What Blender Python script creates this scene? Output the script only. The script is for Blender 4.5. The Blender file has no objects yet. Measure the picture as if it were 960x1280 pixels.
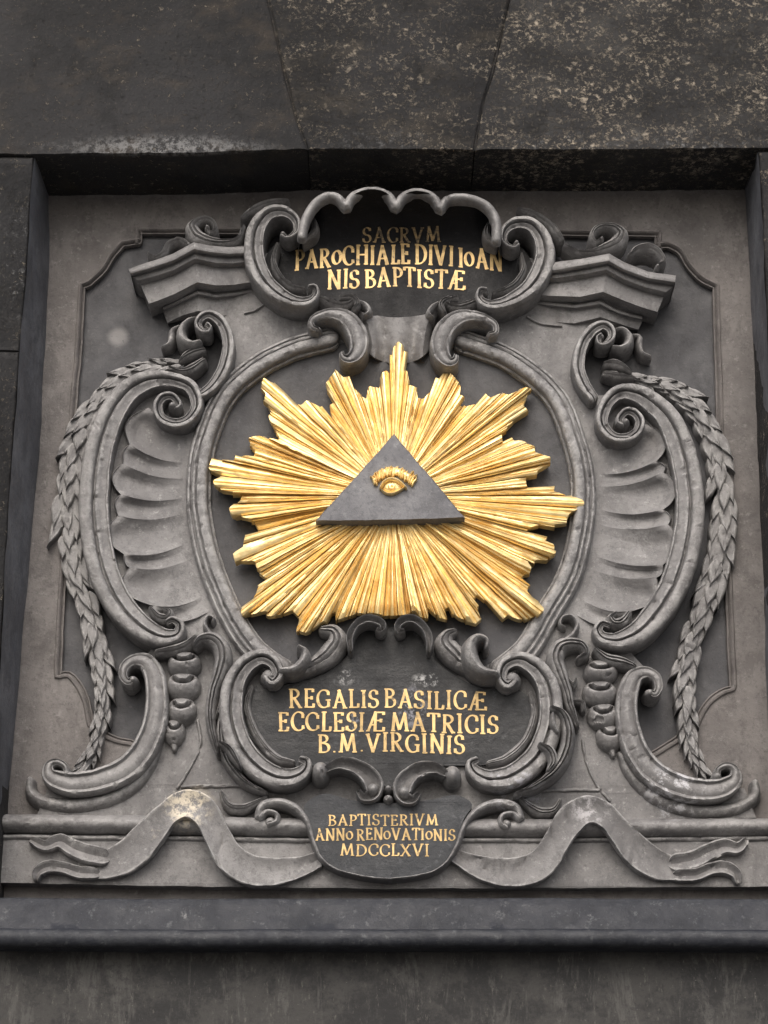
import bpy, bmesh, math, random
import numpy as np
from mathutils import Vector, noise
from mathutils.geometry import tessellate_polygon
random.seed(7)
R = math.radians
sc = bpy.context.scene
col = sc.collection

# ------------------------------------------------------------------ camera, sky, sun, exposure
F, TH, D, ZC = 2690.0, R(20.0), 5.5, 3.5
SUN_EL, SUN_AZ = R(43), R(8)            # high, from the street side and a little from the left
cam_d = bpy.data.cameras.new('camera')
cam = bpy.data.objects.new('camera', cam_d); col.objects.link(cam)
cam.location = (0, -D*math.cos(TH), ZC - D*math.sin(TH))
cam.rotation_euler = (R(90) + TH, 0, 0)
cam_d.sensor_fit = 'HORIZONTAL'; cam_d.sensor_width = 36.0; cam_d.lens = 36.0*F/960.0
cam_d.clip_start = 0.05; cam_d.clip_end = 2000
sc.camera = cam
wd = bpy.data.worlds.new('World'); sc.world = wd; wd.use_nodes = True
wn = wd.node_tree.nodes; wl = wd.node_tree.links
sky = wn.new('ShaderNodeTexSky'); sky.sky_type = 'NISHITA'; sky.sun_disc = False
sky.sun_elevation = SUN_EL; sky.sun_rotation = R(180) + SUN_AZ
sky.air_density = 1.0; sky.dust_density = 6.0; sky.ozone_density = 0.6
hs = wn.new('ShaderNodeHueSaturation'); hs.inputs['Saturation'].default_value = 0.62   # overcast: nearly grey
wl.new(sky.outputs[0], hs.inputs['Color'])
wl.new(hs.outputs[0], wn['Background'].inputs[0]); wn['Background'].inputs[1].default_value = 0.15
sl = bpy.data.lights.new('sun', 'SUN'); sl.energy = 0.85; sl.angle = R(60); sl.color = (1.0, .97, .93)
so = bpy.data.objects.new('sun', sl); col.objects.link(so)
sd = Vector((-math.sin(SUN_AZ)*math.cos(SUN_EL), -math.cos(SUN_AZ)*math.cos(SUN_EL), math.sin(SUN_EL)))
so.rotation_euler = (-sd).to_track_quat('-Z', 'Y').to_euler(); so.location = (0, -3, 9)
sc.view_settings.view_transform = 'Standard'; sc.view_settings.look = 'None'
sc.view_settings.exposure = 0.42; sc.view_settings.gamma = 1.0

# ------------------------------------------------------------------ measuring: a traced point -> a point of the wall, at relief height w
cT, sT = math.cos(TH), math.sin(TH)
C0 = Vector(cam.location)
def P(px, py, w=0.0):
    dx = (px-480)/F; dy = (640-py)/F
    ry = cT - dy*sT; rz = sT + dy*cT
    t = (D*cT - w)/ry
    return Vector((C0.x + t*dx, -w, C0.z + t*rz))
U = D/F                                      # metres per traced unit

# ------------------------------------------------------------------ materials
def nodes_of(name):
    m = bpy.data.materials.new(name); m.use_nodes = True
    nt = m.node_tree; return m, nt, nt.nodes, nt.links, nt.nodes['Principled BSDF']
def mk(nt, t, **kw):
    n = nt.nodes.new(t)
    for k, v in kw.items():
        if k in n.inputs: n.inputs[k].default_value = v
        else: setattr(n, k, v)
    return n
def pos(nt, scale=(1, 1, 1)):
    g = nt.nodes.new('ShaderNodeNewGeometry'); mp = nt.nodes.new('ShaderNodeMapping')
    mp.inputs['Scale'].default_value = scale
    nt.links.new(g.outputs['Position'], mp.inputs['Vector']); return mp.outputs[0]
def noise_n(nt, scale, detail=5, rough=.6, stretch=(1, 1, 1), dist=0.0):
    n = mk(nt, 'ShaderNodeTexNoise'); n.inputs['Scale'].default_value = scale
    n.inputs['Detail'].default_value = detail; n.inputs['Roughness'].default_value = rough
    n.inputs['Distortion'].default_value = dist
    nt.links.new(pos(nt, stretch), n.inputs['Vector']); return n.outputs['Fac']
def ramp(nt, src, lo, hi, a=0.0, b=1.0):
    n = nt.nodes.new('ShaderNodeMapRange'); n.interpolation_type = 'SMOOTHSTEP'
    n.inputs[1].default_value = lo; n.inputs[2].default_value = hi
    n.inputs[3].default_value = a; n.inputs[4].default_value = b
    nt.links.new(src, n.inputs[0]); return n.outputs[0]
def math_n(nt, op, a, b):
    n = nt.nodes.new('ShaderNodeMath'); n.operation = op; n.use_clamp = False
    for i, v in enumerate((a, b)):
        if isinstance(v, (int, float)): n.inputs[i].default_value = v
        else: nt.links.new(v, n.inputs[i])
    return n.outputs[0]
def mixc(nt, fac, a, b):
    n = nt.nodes.new('ShaderNodeMix'); n.data_type = 'RGBA'
    for s, v in ((0, fac), (6, a), (7, b)):
        if isinstance(v, (int, float)): n.inputs[s].default_value = v
        elif isinstance(v, tuple): n.inputs[s].default_value = (*v, 1)
        else: nt.links.new(v, n.inputs[s])
    return n.outputs[2]
def near(nt, c, r, stretch=(1, 1, 1)):
    """1 at point c, 0 beyond r: where a worn patch lies"""
    g = nt.nodes.new('ShaderNodeNewGeometry')
    s = nt.nodes.new('ShaderNodeVectorMath'); s.operation = 'SUBTRACT'; s.inputs[1].default_value = c
    nt.links.new(g.outputs['Position'], s.inputs[0])
    k = nt.nodes.new('ShaderNodeVectorMath'); k.operation = 'MULTIPLY'; k.inputs[1].default_value = stretch
    nt.links.new(s.outputs[0], k.inputs[0])
    l = nt.nodes.new('ShaderNodeVectorMath'); l.operation = 'LENGTH'; nt.links.new(k.outputs[0], l.inputs[0])
    return ramp(nt, l.outputs['Value'], r, r*.35)
def bump(nt, b, terms):
    h = None
    for src, amt in terms:
        t = math_n(nt, 'MULTIPLY', src, amt)
        h = t if h is None else math_n(nt, 'ADD', h, t)
    bn = nt.nodes.new('ShaderNodeBump'); bn.inputs['Strength'].default_value = 1.0; bn.inputs['Distance'].default_value = 1.0
    nt.links.new(h, bn.inputs['Height']); nt.links.new(bn.outputs[0], b.inputs['Normal'])

def stone(name, base, dark, light, rough=.62, fine=.0006, patches=(), streak=.35, wear=.45, spec=.4):
    m, nt, N, L, b = nodes_of(name)
    c = mixc(nt, ramp(nt, noise_n(nt, 4.5, 6, .65), .36, .66), dark, base)
    c = mixc(nt, math_n(nt, 'MULTIPLY', ramp(nt, noise_n(nt, 5, 5, .6, (6, 6, .8)), .5, .72), streak), c, dark)
    grime = ramp(nt, noise_n(nt, 13, 9, .78, (1, 1, .75), .3), .50, .60)            # soot left in blotches
    c = mixc(nt, math_n(nt, 'MULTIPLY', grime, .55), c, tuple(v*.72 for v in dark))
    c = mixc(nt, math_n(nt, 'MULTIPLY', ramp(nt, noise_n(nt, 46, 8, .8), .55, .66), .60), c, light)
    c = mixc(nt, math_n(nt, 'MULTIPLY', ramp(nt, noise_n(nt, 95, 6, .75), .35, .48, 1, 0), .60), c, tuple(v*.7 for v in dark))
    c = mixc(nt, math_n(nt, 'MULTIPLY', ramp(nt, noise_n(nt, 210, 3, .6), .65, .71), .5), c, tuple(v*.40 for v in dark))
    c = mixc(nt, math_n(nt, 'MULTIPLY', ramp(nt, noise_n(nt, 160, 4, .7, (.5, 1, 1.6)), .66, .72), .45), c, tuple(min(.6, v*1.5) for v in light))
    g = nt.nodes.new('ShaderNodeNewGeometry')              # paint rubbed thin on the edges
    e = math_n(nt, 'MULTIPLY', ramp(nt, g.outputs['Pointiness'], .508, .56), ramp(nt, noise_n(nt, 34, 6, .75), .42, .58))
    c = mixc(nt, math_n(nt, 'MULTIPLY', e, wear), c, light)
    for cc, r, colr, nlo, st in patches:
        k = math_n(nt, 'MULTIPLY', near(nt, cc, r, st), ramp(nt, noise_n(nt, 34, 6, .75), nlo, nlo+.12))
        c = mixc(nt, k, c, colr)
    L.new(c, b.inputs['Base Color'])
    L.new(ramp(nt, noise_n(nt, 14, 4), .3, .7, rough-.10, rough+.12), b.inputs['Roughness'])
    b.inputs['Specular IOR Level'].default_value = spec
    bump(nt, b, [(noise_n(nt, 150, 6, .75), fine*1.7), (noise_n(nt, 34, 7, .7), fine*5.0), (grime, -fine*.5)])
    return m

WORN = (.46, .43, .36)
M = {}
PATCH = [(P(236, 1008, .09), .075, (.56, .50, .40), .44, (1, .3, 1)),
                           (P(190, 1030, .08), .05, (.42, .38, .32), .56, (1, .3, 1)),
                           (P(736, 1012, .09), .06, (.36, .35, .36), .48, (1, .3, 1)),
                           (P(845, 985, .1), .09, (.44, .44, .46), .49, (1, .3, 1)),
                           (P(705, 290, .1), .03, (.42, .40, .38), .5, (1, .3, 1)),
                           (P(645, 985, .1), .09, (.40, .40, .43), .50, (1, .3, 1))]
GREY = ((.222, .217, .216), (.136, .132, .133), (.34, .335, .33))
M['grey'] = stone('grey_painted_stone', *GREY, .56, patches=PATCH, wear=.75)
M['flat'] = stone('grey_painted_flat_stone', *GREY, .56, patches=PATCH, wear=0)      # large flat faces have no edges to rub
M['border'] = stone('brownish_painted_border', (.168, .155, .149), (.108, .099, .096), (.235, .222, .216), .66, streak=.5, wear=0)
M['field'] = stone('dark_grey_field', (.060, .060, .065), (.043, .043, .047), (.10, .10, .105), .60, .0004, wear=0,
                   patches=[(P(148, 421, 0), .036, (.17, .165, .165), .30, (1, 1, 1))])
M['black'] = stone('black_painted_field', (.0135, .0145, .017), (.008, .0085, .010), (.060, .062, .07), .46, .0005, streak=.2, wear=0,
                   patches=[(P(515, 885, .05), .055, (.20, .20, .23), .47, (1.2, .3, .8)),
                            (P(432, 848, .05), .026, (.36, .36, .36), .47, (1, .3, 1)),
                            (P(533, 852, .05), .036, (.36, .36, .36), .49, (.8, .3, 1.4)),
                            (P(440, 905, .05), .05, (.14, .14, .16), .52, (1, .3, 1))])
M['shade_black'] = stone('shade_black_field', (.0065, .0065, .008), (.004, .004, .005), (.024, .025, .028), .5, .0005, streak=.2, wear=0, spec=.25)  # hood's shade put into the colour: a darker copy of the black paint
M['slate'] = stone('dark_slate_panel', (.034, .037, .042), (.023, .025, .029), (.09, .092, .10), .5, .0005, wear=0)
M['triangle'] = stone('grey_triangle_paint', (.145, .145, .155), (.09, .09, .10), (.22, .22, .23), .5, .0004, wear=0)
M['reveal'] = stone('blue_grey_reveal', (.135, .141, .158), (.07, .073, .084), (.11, .11, .12), .6, streak=.7)
M['ledge'] = stone('blue_grey_ledge', (.022, .024, .031), (.019, .021, .027), (.11, .115, .12), .5, .0005, streak=.05, wear=.3, spec=.3,
                   patches=[(P(240, 1140, .24), .042, (.20, .20, .2), .56, (1, .3, 2)), (P(725, 1145, .24), .045, (.2, .2, .2), .57, (1, .3, 2))])

def sooty(name, flecks, warm, frost=None, base=(.0135, .0133, .0142)):
    m, nt, N, L, b = nodes_of(name)
    big = noise_n(nt, 2.6, 5, .6)
    c = mixc(nt, ramp(nt, big, .35, .68), tuple(v*.7 for v in base), tuple(v*1.45 for v in base))
    br = ramp(nt, noise_n(nt, 7, 6, .7, (1, 1, 1.6)), .48, .72)
    c = mixc(nt, math_n(nt, 'MULTIPLY', br, .40), c, warm)
    area = ramp(nt, noise_n(nt, 4.6, 5, .65, (1, 1, 2.2)), .40, .62)
    f1 = ramp(nt, noise_n(nt, 58, 8, .84, (1, 1, 1.15), .35), .575 - flecks*.075, .645 - flecks*.075)
    k = math_n(nt, 'MULTIPLY', f1, math_n(nt, 'ADD', math_n(nt, 'MULTIPLY', area, .85), .12*flecks))
    c = mixc(nt, k, c, (.33, .285, .225))
    pt = math_n(nt, 'MULTIPLY', ramp(nt, noise_n(nt, 16, 10, .82, (1, 1, 1.5), .6), .56, .63), math_n(nt, 'MULTIPLY', area, .75*flecks))
    c = mixc(nt, pt, c, (.15, .138, .118))
    dk = ramp(nt, noise_n(nt, 5.5, 6, .7, (1.4, 1, 1)), .56, .64)
    c = mixc(nt, math_n(nt, 'MULTIPLY', dk, .7), c, tuple(v*.55 for v in base))
    f2 = ramp(nt, noise_n(nt, 105, 5, .75, (1.3, 1, .6)), .60, .68)
    c = mixc(nt, math_n(nt, 'MULTIPLY', f2, .55*flecks + .14), c, (.22, .19, .145))
    if frost:
        for cc, r, st, lo in frost:
            kk = math_n(nt, 'MULTIPLY', near(nt, cc, r, st), ramp(nt, noise_n(nt, 55, 9, .85), lo, lo+.10))
            c = mixc(nt, math_n(nt, 'MULTIPLY', kk, .75), c, (.20, .20, .20))
    L.new(c, b.inputs['Base Color']); b.inputs['Roughness'].default_value = .78
    b.inputs['Specular IOR Level'].default_value = .3
    bump(nt, b, [(noise_n(nt, 60, 7, .75), .0035), (noise_n(nt, 9, 5, .6), .009), (f1, .0012)])
    return m
M['soot_plain'] = sooty('sooty_stone_brown', .12, (.060, .046, .032), [(P(205, 184, .25), .46, (1.25, 14, 8), .455), (P(40, 180, .25), .2, (1, 14, 7), .54)])
M['soot_key'] = sooty('sooty_stone_flecked', .72, (.075, .062, .045), [(P(480, 172, .25), .25, (1, 14, 5), .52)])
M['soot_fleck'] = sooty('sooty_stone_lichened', .85, (.056, .054, .050), [(P(800, 178, .25), .5, (1, 14, 9), .54)])
M['soot_jamb'] = sooty('sooty_stone_jamb', .25, (.040, .038, .036), [(P(25, 320, .235), .25, (4, 3, 1), .55)])
def streaked(name):
    m, nt, N, L, b = nodes_of(name)
    c = mixc(nt, ramp(nt, noise_n(nt, 6, 9, .78), .44, .57), (.007, .0069, .0075), (.030, .029, .0275))
    s1 = ramp(nt, noise_n(nt, 3.4, 10, .80, (4.0, 4, .8), .5), .52, .60)
    c = mixc(nt, math_n(nt, 'MULTIPLY', s1, .6), c, (.070, .068, .064))
    s2 = ramp(nt, noise_n(nt, 44, 9, .85, (1, 1, 1.4)), .52, .60)
    c = mixc(nt, math_n(nt, 'MULTIPLY', s2, .75), c, (.015, .0145, .0155))
    s4 = ramp(nt, noise_n(nt, 60, 8, .8, (1.4, 1, .5)), .57, .66)
    c = mixc(nt, math_n(nt, 'MULTIPLY', s4, .55), c, (.12, .113, .10))
    s3 = ramp(nt, noise_n(nt, 110, 4, .7), .69, .75)
    c = mixc(nt, math_n(nt, 'MULTIPLY', s3, .6), c, (.26, .25, .23))
    L.new(c, b.inputs['Base Color']); b.inputs['Roughness'].default_value = .7
    bump(nt, b, [(noise_n(nt, 60, 7, .75), .0016), (noise_n(nt, 9, 5, .6), .004)])
    return m
M['lower'] = streaked('streaked_dark_stone')
def gold(name, c1, c2, rough, metal=1.0, fine=.0009):
    m, nt, N, L, b = nodes_of(name)
    c = mixc(nt, ramp(nt, noise_n(nt, 22, 6, .7), .35, .65), c1, c2)
    c = mixc(nt, math_n(nt, 'MULTIPLY', ramp(nt, noise_n(nt, 75, 5, .7), .66, .74), .35), c, (.42, .26, .09))
    L.new(c, b.inputs['Base Color']); b.inputs['Metallic'].default_value = metal
    L.new(ramp(nt, noise_n(nt, 40, 4), .3, .7, rough-.08, rough+.12), b.inputs['Roughness'])
    bump(nt, b, [(noise_n(nt, 120, 5, .7), fine), (noise_n(nt, 34, 4, .6), fine*2.4)])
    return m
M['gold'] = gold('worn_gold_leaf', (.84, .62, .27), (.92, .74, .40), .47, .80)
def lettering(name, worn, c0=(.62, .39, .12)):
    m, nt, N, L, b = nodes_of(name)
    k = ramp(nt, noise_n(nt, 55, 6, .75), worn, worn+.14)
    c = mixc(nt, ramp(nt, noise_n(nt, 14, 6, .7), .38, .62), c0, tuple(v*.55 for v in c0))
    L.new(mixc(nt, k, c, (.07, .055, .035)), b.inputs['Base Color'])
    L.new(ramp(nt, k, 0, 1, .55, 0), b.inputs['Metallic']); b.inputs['Roughness'].default_value = .45
    bump(nt, b, [(noise_n(nt, 120, 4, .7), .0005)])
    return m
M['letter'] = lettering('gilt_lettering', .555, (.60, .42, .19))
M['letter_worn'] = lettering('rubbed_gilt_lettering', .43, (.42, .30, .15))
def plain(name, base, rough=.8):
    m, nt, N, L, b = nodes_of(name)
    L.new(mixc(nt, noise_n(nt, 3, 6), tuple(v*.8 for v in base), tuple(v*1.2 for v in base)), b.inputs['Base Color'])
    b.inputs['Roughness'].default_value = rough; return m
M['paving'] = plain('street_paving', (.115, .113, .11))

# ------------------------------------------------------------------ objects
def root(name, label, cat, at, group=None):
    o = bpy.data.objects.new(name, None); o.empty_display_size = .1; col.objects.link(o)
    o.location = at; o['label'] = label; o['category'] = cat
    if group: o['group'] = group
    return o
def origin(o):
    p = Vector((0, 0, 0))
    while o: p = p + Vector(o.location); o = o.parent
    return p
def build(name, bm, mat, parent=None, label=None, wob=.0011, smooth=True, ang=42, kind=None):
    bmesh.ops.remove_doubles(bm, verts=bm.verts, dist=1e-5)
    bmesh.ops.recalc_face_normals(bm, faces=bm.faces)
    # every open shell faces the street, not the wall
    for f in bm.faces:
        if f.tag: continue
        isl, todo, s_ = [], [f], 0.0; f.tag = True
        while todo:
            g = todo.pop(); isl.append(g); s_ += g.normal.y*g.calc_area()
            for e in g.edges:
                for h in e.link_faces:
                    if not h.tag: h.tag = True; todo.append(h)
        if s_ > 1e-7: bmesh.ops.reverse_faces(bm, faces=isl); print('flip', name)
    off = origin(parent) if parent else Vector((0, 0, 0))
    if wob:
        for v in bm.verts:
            v.co += noise.noise_vector(v.co*30)*wob + noise.noise_vector(v.co*7)*wob*1.6
    if mat is M['grey']:
        for v in bm.verts:                        # knocks and lost edges
            c_ = noise.noise(v.co*52) + .5*noise.noise(v.co*110)
            if c_ > .42: v.co.y += min(.007, (c_-.42)*.020)
            v.co += noise.noise_vector(v.co*80)*.0007
    for v in bm.verts: v.co -= off
    me = bpy.data.meshes.new(name); bm.to_mesh(me); bm.free()
    me.materials.append(mat)
    if smooth:
        for p in me.polygons: p.use_smooth = True
        me.set_sharp_from_angle(angle=R(ang))
    o = bpy.data.objects.new(name, me); col.objects.link(o)
    if parent: o.parent = parent
    if label: o['label'] = label
    if kind: o['kind'] = kind
    return o

def catmull(pts, n=10, closed=False):
    A = np.array(pts, float)
    if closed: A = np.vstack([A[-1], A, A[0], A[1]])
    else: A = np.vstack([2*A[0]-A[1], A, 2*A[-1]-A[-2]])
    out = []
    for i in range(1, len(A)-2):
        p0, p1, p2, p3 = A[i-1], A[i], A[i+1], A[i+2]
        t0 = 0; d = lambda a, b: max(np.hypot(*(b-a)[:2])**.5, 1e-4)
        t1 = t0+d(p0, p1); t2 = t1+d(p1, p2); t3 = t2+d(p2, p3)
        for k in range(n):
            t = t1+(t2-t1)*k/n
            a1 = (t1-t)/(t1-t0)*p0+(t-t0)/(t1-t0)*p1; a2 = (t2-t)/(t2-t1)*p1+(t-t1)/(t2-t1)*p2
            a3 = (t3-t)/(t3-t2)*p2+(t-t2)/(t3-t2)*p3
            b1 = (t2-t)/(t2-t0)*a1+(t-t0)/(t2-t0)*a2; b2 = (t3-t)/(t3-t1)*a2+(t-t1)/(t3-t1)*a3
            out.append((t2-t)/(t2-t1)*b1+(t-t1)/(t2-t1)*b2)
    if not closed: out.append(A[-2])
    return np.array(out)
def resample(A, step, closed=False):
    if closed: A = np.vstack([A, A[0]])
    s = np.concatenate([[0], np.cumsum(np.hypot(*(np.diff(A[:, :2], axis=0)).T))])
    n = max(4, int(s[-1]/step)); q = np.linspace(0, s[-1], n+1)
    B = np.stack([np.interp(q, s, A[:, k]) for k in range(A.shape[1])], 1)
    return B[:-1] if closed else B

ROUND = [(-1, -.4)] + [(math.sin(a), math.cos(a)) for a in np.linspace(-1.48, 1.48, 11)] + [(1, -.4)]
LEAF = [(-1, -.4), (-1, .42), (-.86, .68), (-.6, .86), (-.38, .95), (-.24, .80), (-.1, .93), (.1, 1.0), (.24, .82), (.38, .94), (.6, .84), (.84, .66), (1, .40), (1, -.4)]
SCR = [(-1, -.4), (-1, .62), (-.96, .80), (-.88, .91), (-.74, .98), (-.5, 1.0), (-.28, .99), (-.14, .94), (-.08, .84), (-.03, .70), (.05, .70), (.10, .84),
       (.18, .90), (.36, .86), (.58, .80), (.78, .80), (.88, .86), (.95, .86), (.99, .78), (1, .6), (1, -.4)]
COVE = [(-1, -.4), (-1, .7), (-.95, .92), (-.84, 1), (-.72, .97), (-.62, .84), (-.4, .70), (0, .64), (.4, .70), (.62, .84), (.72, .97), (.84, 1), (.95, .92), (1, .7), (1, -.4)]
BAND = [(-1, -.4), (-1, .66), (-.94, .86), (-.82, .97), (-.68, .99), (-.60, .90), (-.52, .86), (-.3, .93), (0, .96), (.3, .94), (.54, .87), (.62, .90), (.78, .92), (.92, .84), (1, .62), (1, -.4)]
RING = [(-1, -.4), (-1, .45), (-.9, .52), (-.82, .5), (-.78, .74), (-.66, .92), (-.45, 1.0), (-.2, .99), (.0, .94), (.1, .80), (.16, .72), (.24, .80), (.36, .82), (.46, .76),
        (.52, .60), (.6, .58), (.68, .66), (.8, .65), (.92, .52), (1, .38), (1, -.4)]
TORUS = [(-1, -.3), (-1, .2)] + [(math.sin(a), .2+.8*math.cos(a)) for a in np.linspace(-1.4, 1.4, 13)] + [(1, .2), (1, -.3)]

def sweep(bm, pts, prof=ROUND, w0=.045, h=.05, flip=False, closed=False, step=2.6, smooth=True, lump=0.0):
    """a carved band: pts rows are (x, y, width[, height factor]) in traced units"""
    A = np.array([(p[0], p[1], p[2], p[3] if len(p) > 3 else 1.0) for p in pts], float)
    if smooth: A = catmull(A, 10, closed)
    A = resample(A, step, closed)
    n = len(A)
    Q = np.array([P(a[0], a[1], w0+h*a[3]*.8) for a in A]); Q2 = Q[:, [0, 2]]
    if closed: T = np.roll(Q2, -1, 0) - np.roll(Q2, 1, 0)
    else: T = np.gradient(Q2, axis=0)
    T /= np.maximum(np.hypot(T[:, 0], T[:, 1]), 1e-9)[:, None]
    Nn = np.stack([-T[:, 1], T[:, 0]], 1)
    pr = [(-s, k) for s, k in prof] if flip else prof
    rings = []
    def ring(c, nn, hw, hh, e=0, t=None):
        vs = []
        for s, k in pr:
            q = c + nn*(s*hw)
            if t is not None: q = q + t*e
            vs.append(bm.verts.new((q[0], -(w0 + (hh*k if k > 0 else h*k)), q[1])))
        rings.append(vs)
    for i in range(n):
        hw = A[i, 2]*U/2; hh = h*A[i, 3]
        if lump: hh *= 1+lump*noise.noise(Vector((Q[i][0]*60, 0, Q[i][2]*60)))
        if not closed and i == 0:
            for ph in (80, 55, 28): ring(Q2[0], Nn[0], hw*math.cos(R(ph)), hh*(.5+.5*math.cos(R(ph))), -hw*.8*math.sin(R(ph)), T[0])
        ring(Q2[i], Nn[i], hw, hh)
        if not closed and i == n-1:
            for ph in (28, 55, 80): ring(Q2[i], Nn[i], hw*math.cos(R(ph)), hh*(.5+.5*math.cos(R(ph))), hw*.8*math.sin(R(ph)), T[i])
    m = len(rings)
    for i in range(m if closed else m-1):
        a, b = rings[i], rings[(i+1) % m]
        for k in range(len(a)-1): bm.faces.new((a[k], a[k+1], b[k+1], b[k]))
    if not closed:
        for r in (rings[0], rings[-1]):
            try: bm.faces.new(r)
            except ValueError: pass
def dome(bm, x, y, rx, ry, w0, h, dent=None, nr=9, na=28):
    c = P(x, y, w0+h*.8); rings = []
    for i in range(1, nr+1):
        r = i/nr; vs = []
        for j in range(na):
            a = 2*math.pi*j/na
            k = math.sqrt(max(0, 1-r*r))*1.0 if r < .999 else -.3
            if dent: k += dent(r*math.cos(a), r*math.sin(a))
            vs.append(bm.verts.new((c.x+rx*U*r*math.cos(a), -(w0+h*k), c.z+ry*U*r*math.sin(a))))
        rings.append(vs)
    top = bm.verts.new((c.x, -(w0+h*(1+(dent(0, 0) if dent else 0))), c.z))
    for j in range(na): bm.faces.new((top, rings[0][j], rings[0][(j+1) % na]))
    for i in range(nr-1):
        for j in range(na):
            bm.faces.new((rings[i][j], rings[i+1][j], rings[i+1][(j+1) % na], rings[i][(j+1) % na]))
def slab(bm, poly, w1, w0, hole=None, splay=0.0, bev=0.0):
    """a flat plate traced as poly, its face at w1, its back at w0"""
    loops = [poly] + ([hole] if hole else [])
    V3 = [[P(x, y, w1) for x, y in lp] for lp in loops]
    flat = [v for lp in V3 for v in lp]
    front = [bm.verts.new(v) for v in flat]
    back = [bm.verts.new((v.x, -w0, v.z)) for v in flat]
    tri = tessellate_polygon([[Vector((v.x, v.z, 0)) for v in lp] for lp in V3])
    for t in tri:
        try: bm.faces.new([front[i] for i in t])
        except ValueError: pass
    k = 0
    for lp in V3:
        n = len(lp)
        for i in range(n):
            a, b = k+i, k+(i+1) % n
            bm.faces.new((front[a], front[b], back[b], back[a]))
        k += n
def dense(poly, step=10, jit=0.0, seed=0):
    out = []; n = len(poly)
    for i in range(n):
        a, b = poly[i], poly[(i+1) % n]; L = math.hypot(b[0]-a[0], b[1]-a[1]); m = max(1, int(L/step))
        for k in range(m):
            t = k/m; x = a[0]+(b[0]-a[0])*t; y = a[1]+(b[1]-a[1])*t
            q = noise.noise_vector(Vector((x*.06, y*.06, seed)))*jit + noise.noise_vector(Vector((x*.2, y*.2, seed)))*jit*.5
            out.append((x+q.x, y+q.y))
    return out
def curve2(pts, n=6, closed=False): return [tuple(p) for p in catmull(pts, n, closed)]

# ------------------------------------------------------------------ ground and the wall round the niche
bm = bmesh.new()
for s in ((-400, -400), (400, -400), (400, .6), (-400, .6)): bm.verts.new((s[0], s[1], 0))
bm.faces.new(bm.verts); build('pavement', bm, M['paving'], wob=0, smooth=False, kind='structure')  # out-of-view ground, added for the light it bounces up into the niche

WF = .24
lint = root('stone_lintel', 'sooty dark stone lintel of three slanting blocks above the niche', 'lintel', P(480, 190, WF))
def block(outer, mat, label=None, parent=lint, w=WF, back=-.25, seed=1, jit=1.1, nm='stone_block'):
    bm = bmesh.new()
    o = dense(outer, 9, jit, seed)
    c = (sum(p[0] for p in o)/len(o), sum(p[1] for p in o)/len(o))
    V = [P(x, y, w-.006) for x, y in o]
    n = len(o)
    # chamfered arris: an inner outline on the face, the outer one 6 mm behind
    inn = []
    for i in range(n):
        a = Vector(o[(i-2) % n]+(0,)); b = Vector(o[(i+2) % n]+(0,)); t = (b-a).normalized()
        inn.append((o[i][0]-t.y*2.6, o[i][1]+t.x*2.6))
    ar = sum(o[i][0]*o[(i+1) % n][1]-o[(i+1) % n][0]*o[i][1] for i in range(n))
    if ar < 0: inn = [(2*o[i][0]-inn[i][0], 2*o[i][1]-inn[i][1]) for i in range(n)]
    IV = [P(x, y, w) for x, y in inn]
    f = [bm.verts.new(v) for v in IV]; e = [bm.verts.new(v) for v in V]; k = [bm.verts.new((v.x, -back, v.z)) for v in V]
    for t in tessellate_polygon([[Vector((v.x, v.z, 0)) for v in IV]]):
        try: bm.faces.new([f[i] for i in t])
        except ValueError: pass
    for i in range(n):
        j = (i+1) % n
        bm.faces.new((f[i], f[j], e[j], e[i])); bm.faces.new((e[i], e[j], k[j], k[i]))
    return build(nm, bm, mat, parent, label, wob=0, ang=60)
block([(-420, -330), (301, -330), (334, 0), (355, 92), (371, 152), (384, 188), (240, 193), (45, 195), (-420, 190)], M['soot_plain'], 'plain sooty block with a grey frosted lower edge', seed=2)
block([(302.5, -330), (691.5, -330), (635.5, 0), (614.5, 92), (601.5, 132), (592.5, 189), (385, 188), (372, 151), (356, 91), (335.5, 0)], M['soot_key'], 'wedge-shaped middle block flecked with tan', seed=5)
block([(694, -330), (1400, -330), (1400, 180), (945, 187), (760, 189), (594, 189), (603, 134), (617, 92), (638, 0)], M['soot_fleck'], 'block speckled with pale lichen-like flecks', seed=9)

def jamb(name, label, arris, edge, far, seed):
    r = root(name, label, 'jamb', P(arris[-1][0], 1120, .2), 'stone jambs of the niche')
    k = len(arris)//2 - 1
    sgn = 1 if far > 480 else -1
    up = arris[:k+1]; lo = arris[k:]
    ys = arris[k][1]
    top = up + [(far, ys-1.2), (far, arris[0][1])]
    bot = [(lo[0][0], ys-.4)] + lo[1:] + [(far, lo[-1][1]), (far, ys-.4)]
    block(top, M['soot_jamb'], parent=r, w=.235, back=0.0, seed=seed, jit=.9)
    block(bot, M['soot_jamb'], parent=r, w=.235, back=0.0, seed=seed+3, jit=.9)
    bm = bmesh.new()
    a = resample(np.array(arris, float), 14); e = resample(np.array(edge, float), 14)
    n = 40; rows = []
    for q in np.linspace(0, 1, n):
        ia = q*(len(a)-1); ie = q*(len(e)-1)
        pa = a[int(ia)]*(1-ia % 1) + a[min(int(ia)+1, len(a)-1)]*(ia % 1)
        pe = e[int(ie)]*(1-ie % 1) + e[min(int(ie)+1, len(e)-1)]*(ie % 1)
        A = P(pa[0]-sgn*0.8, pa[1], .231); B = P(pe[0], pe[1], .021)
        rows.append([bm.verts.new(A.lerp(B, t)) for t in (0, .04, .3, .6, .9, 1)])
    for i in range(n-1):
        for j in range(5): bm.faces.new((rows[i][j], rows[i][j+1], rows[i+1][j+1], rows[i+1][j]))
    build('reveal', bm, M['reveal'], r, 'smooth blue-grey inner side of the jamb', wob=.002)
    return r
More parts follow.
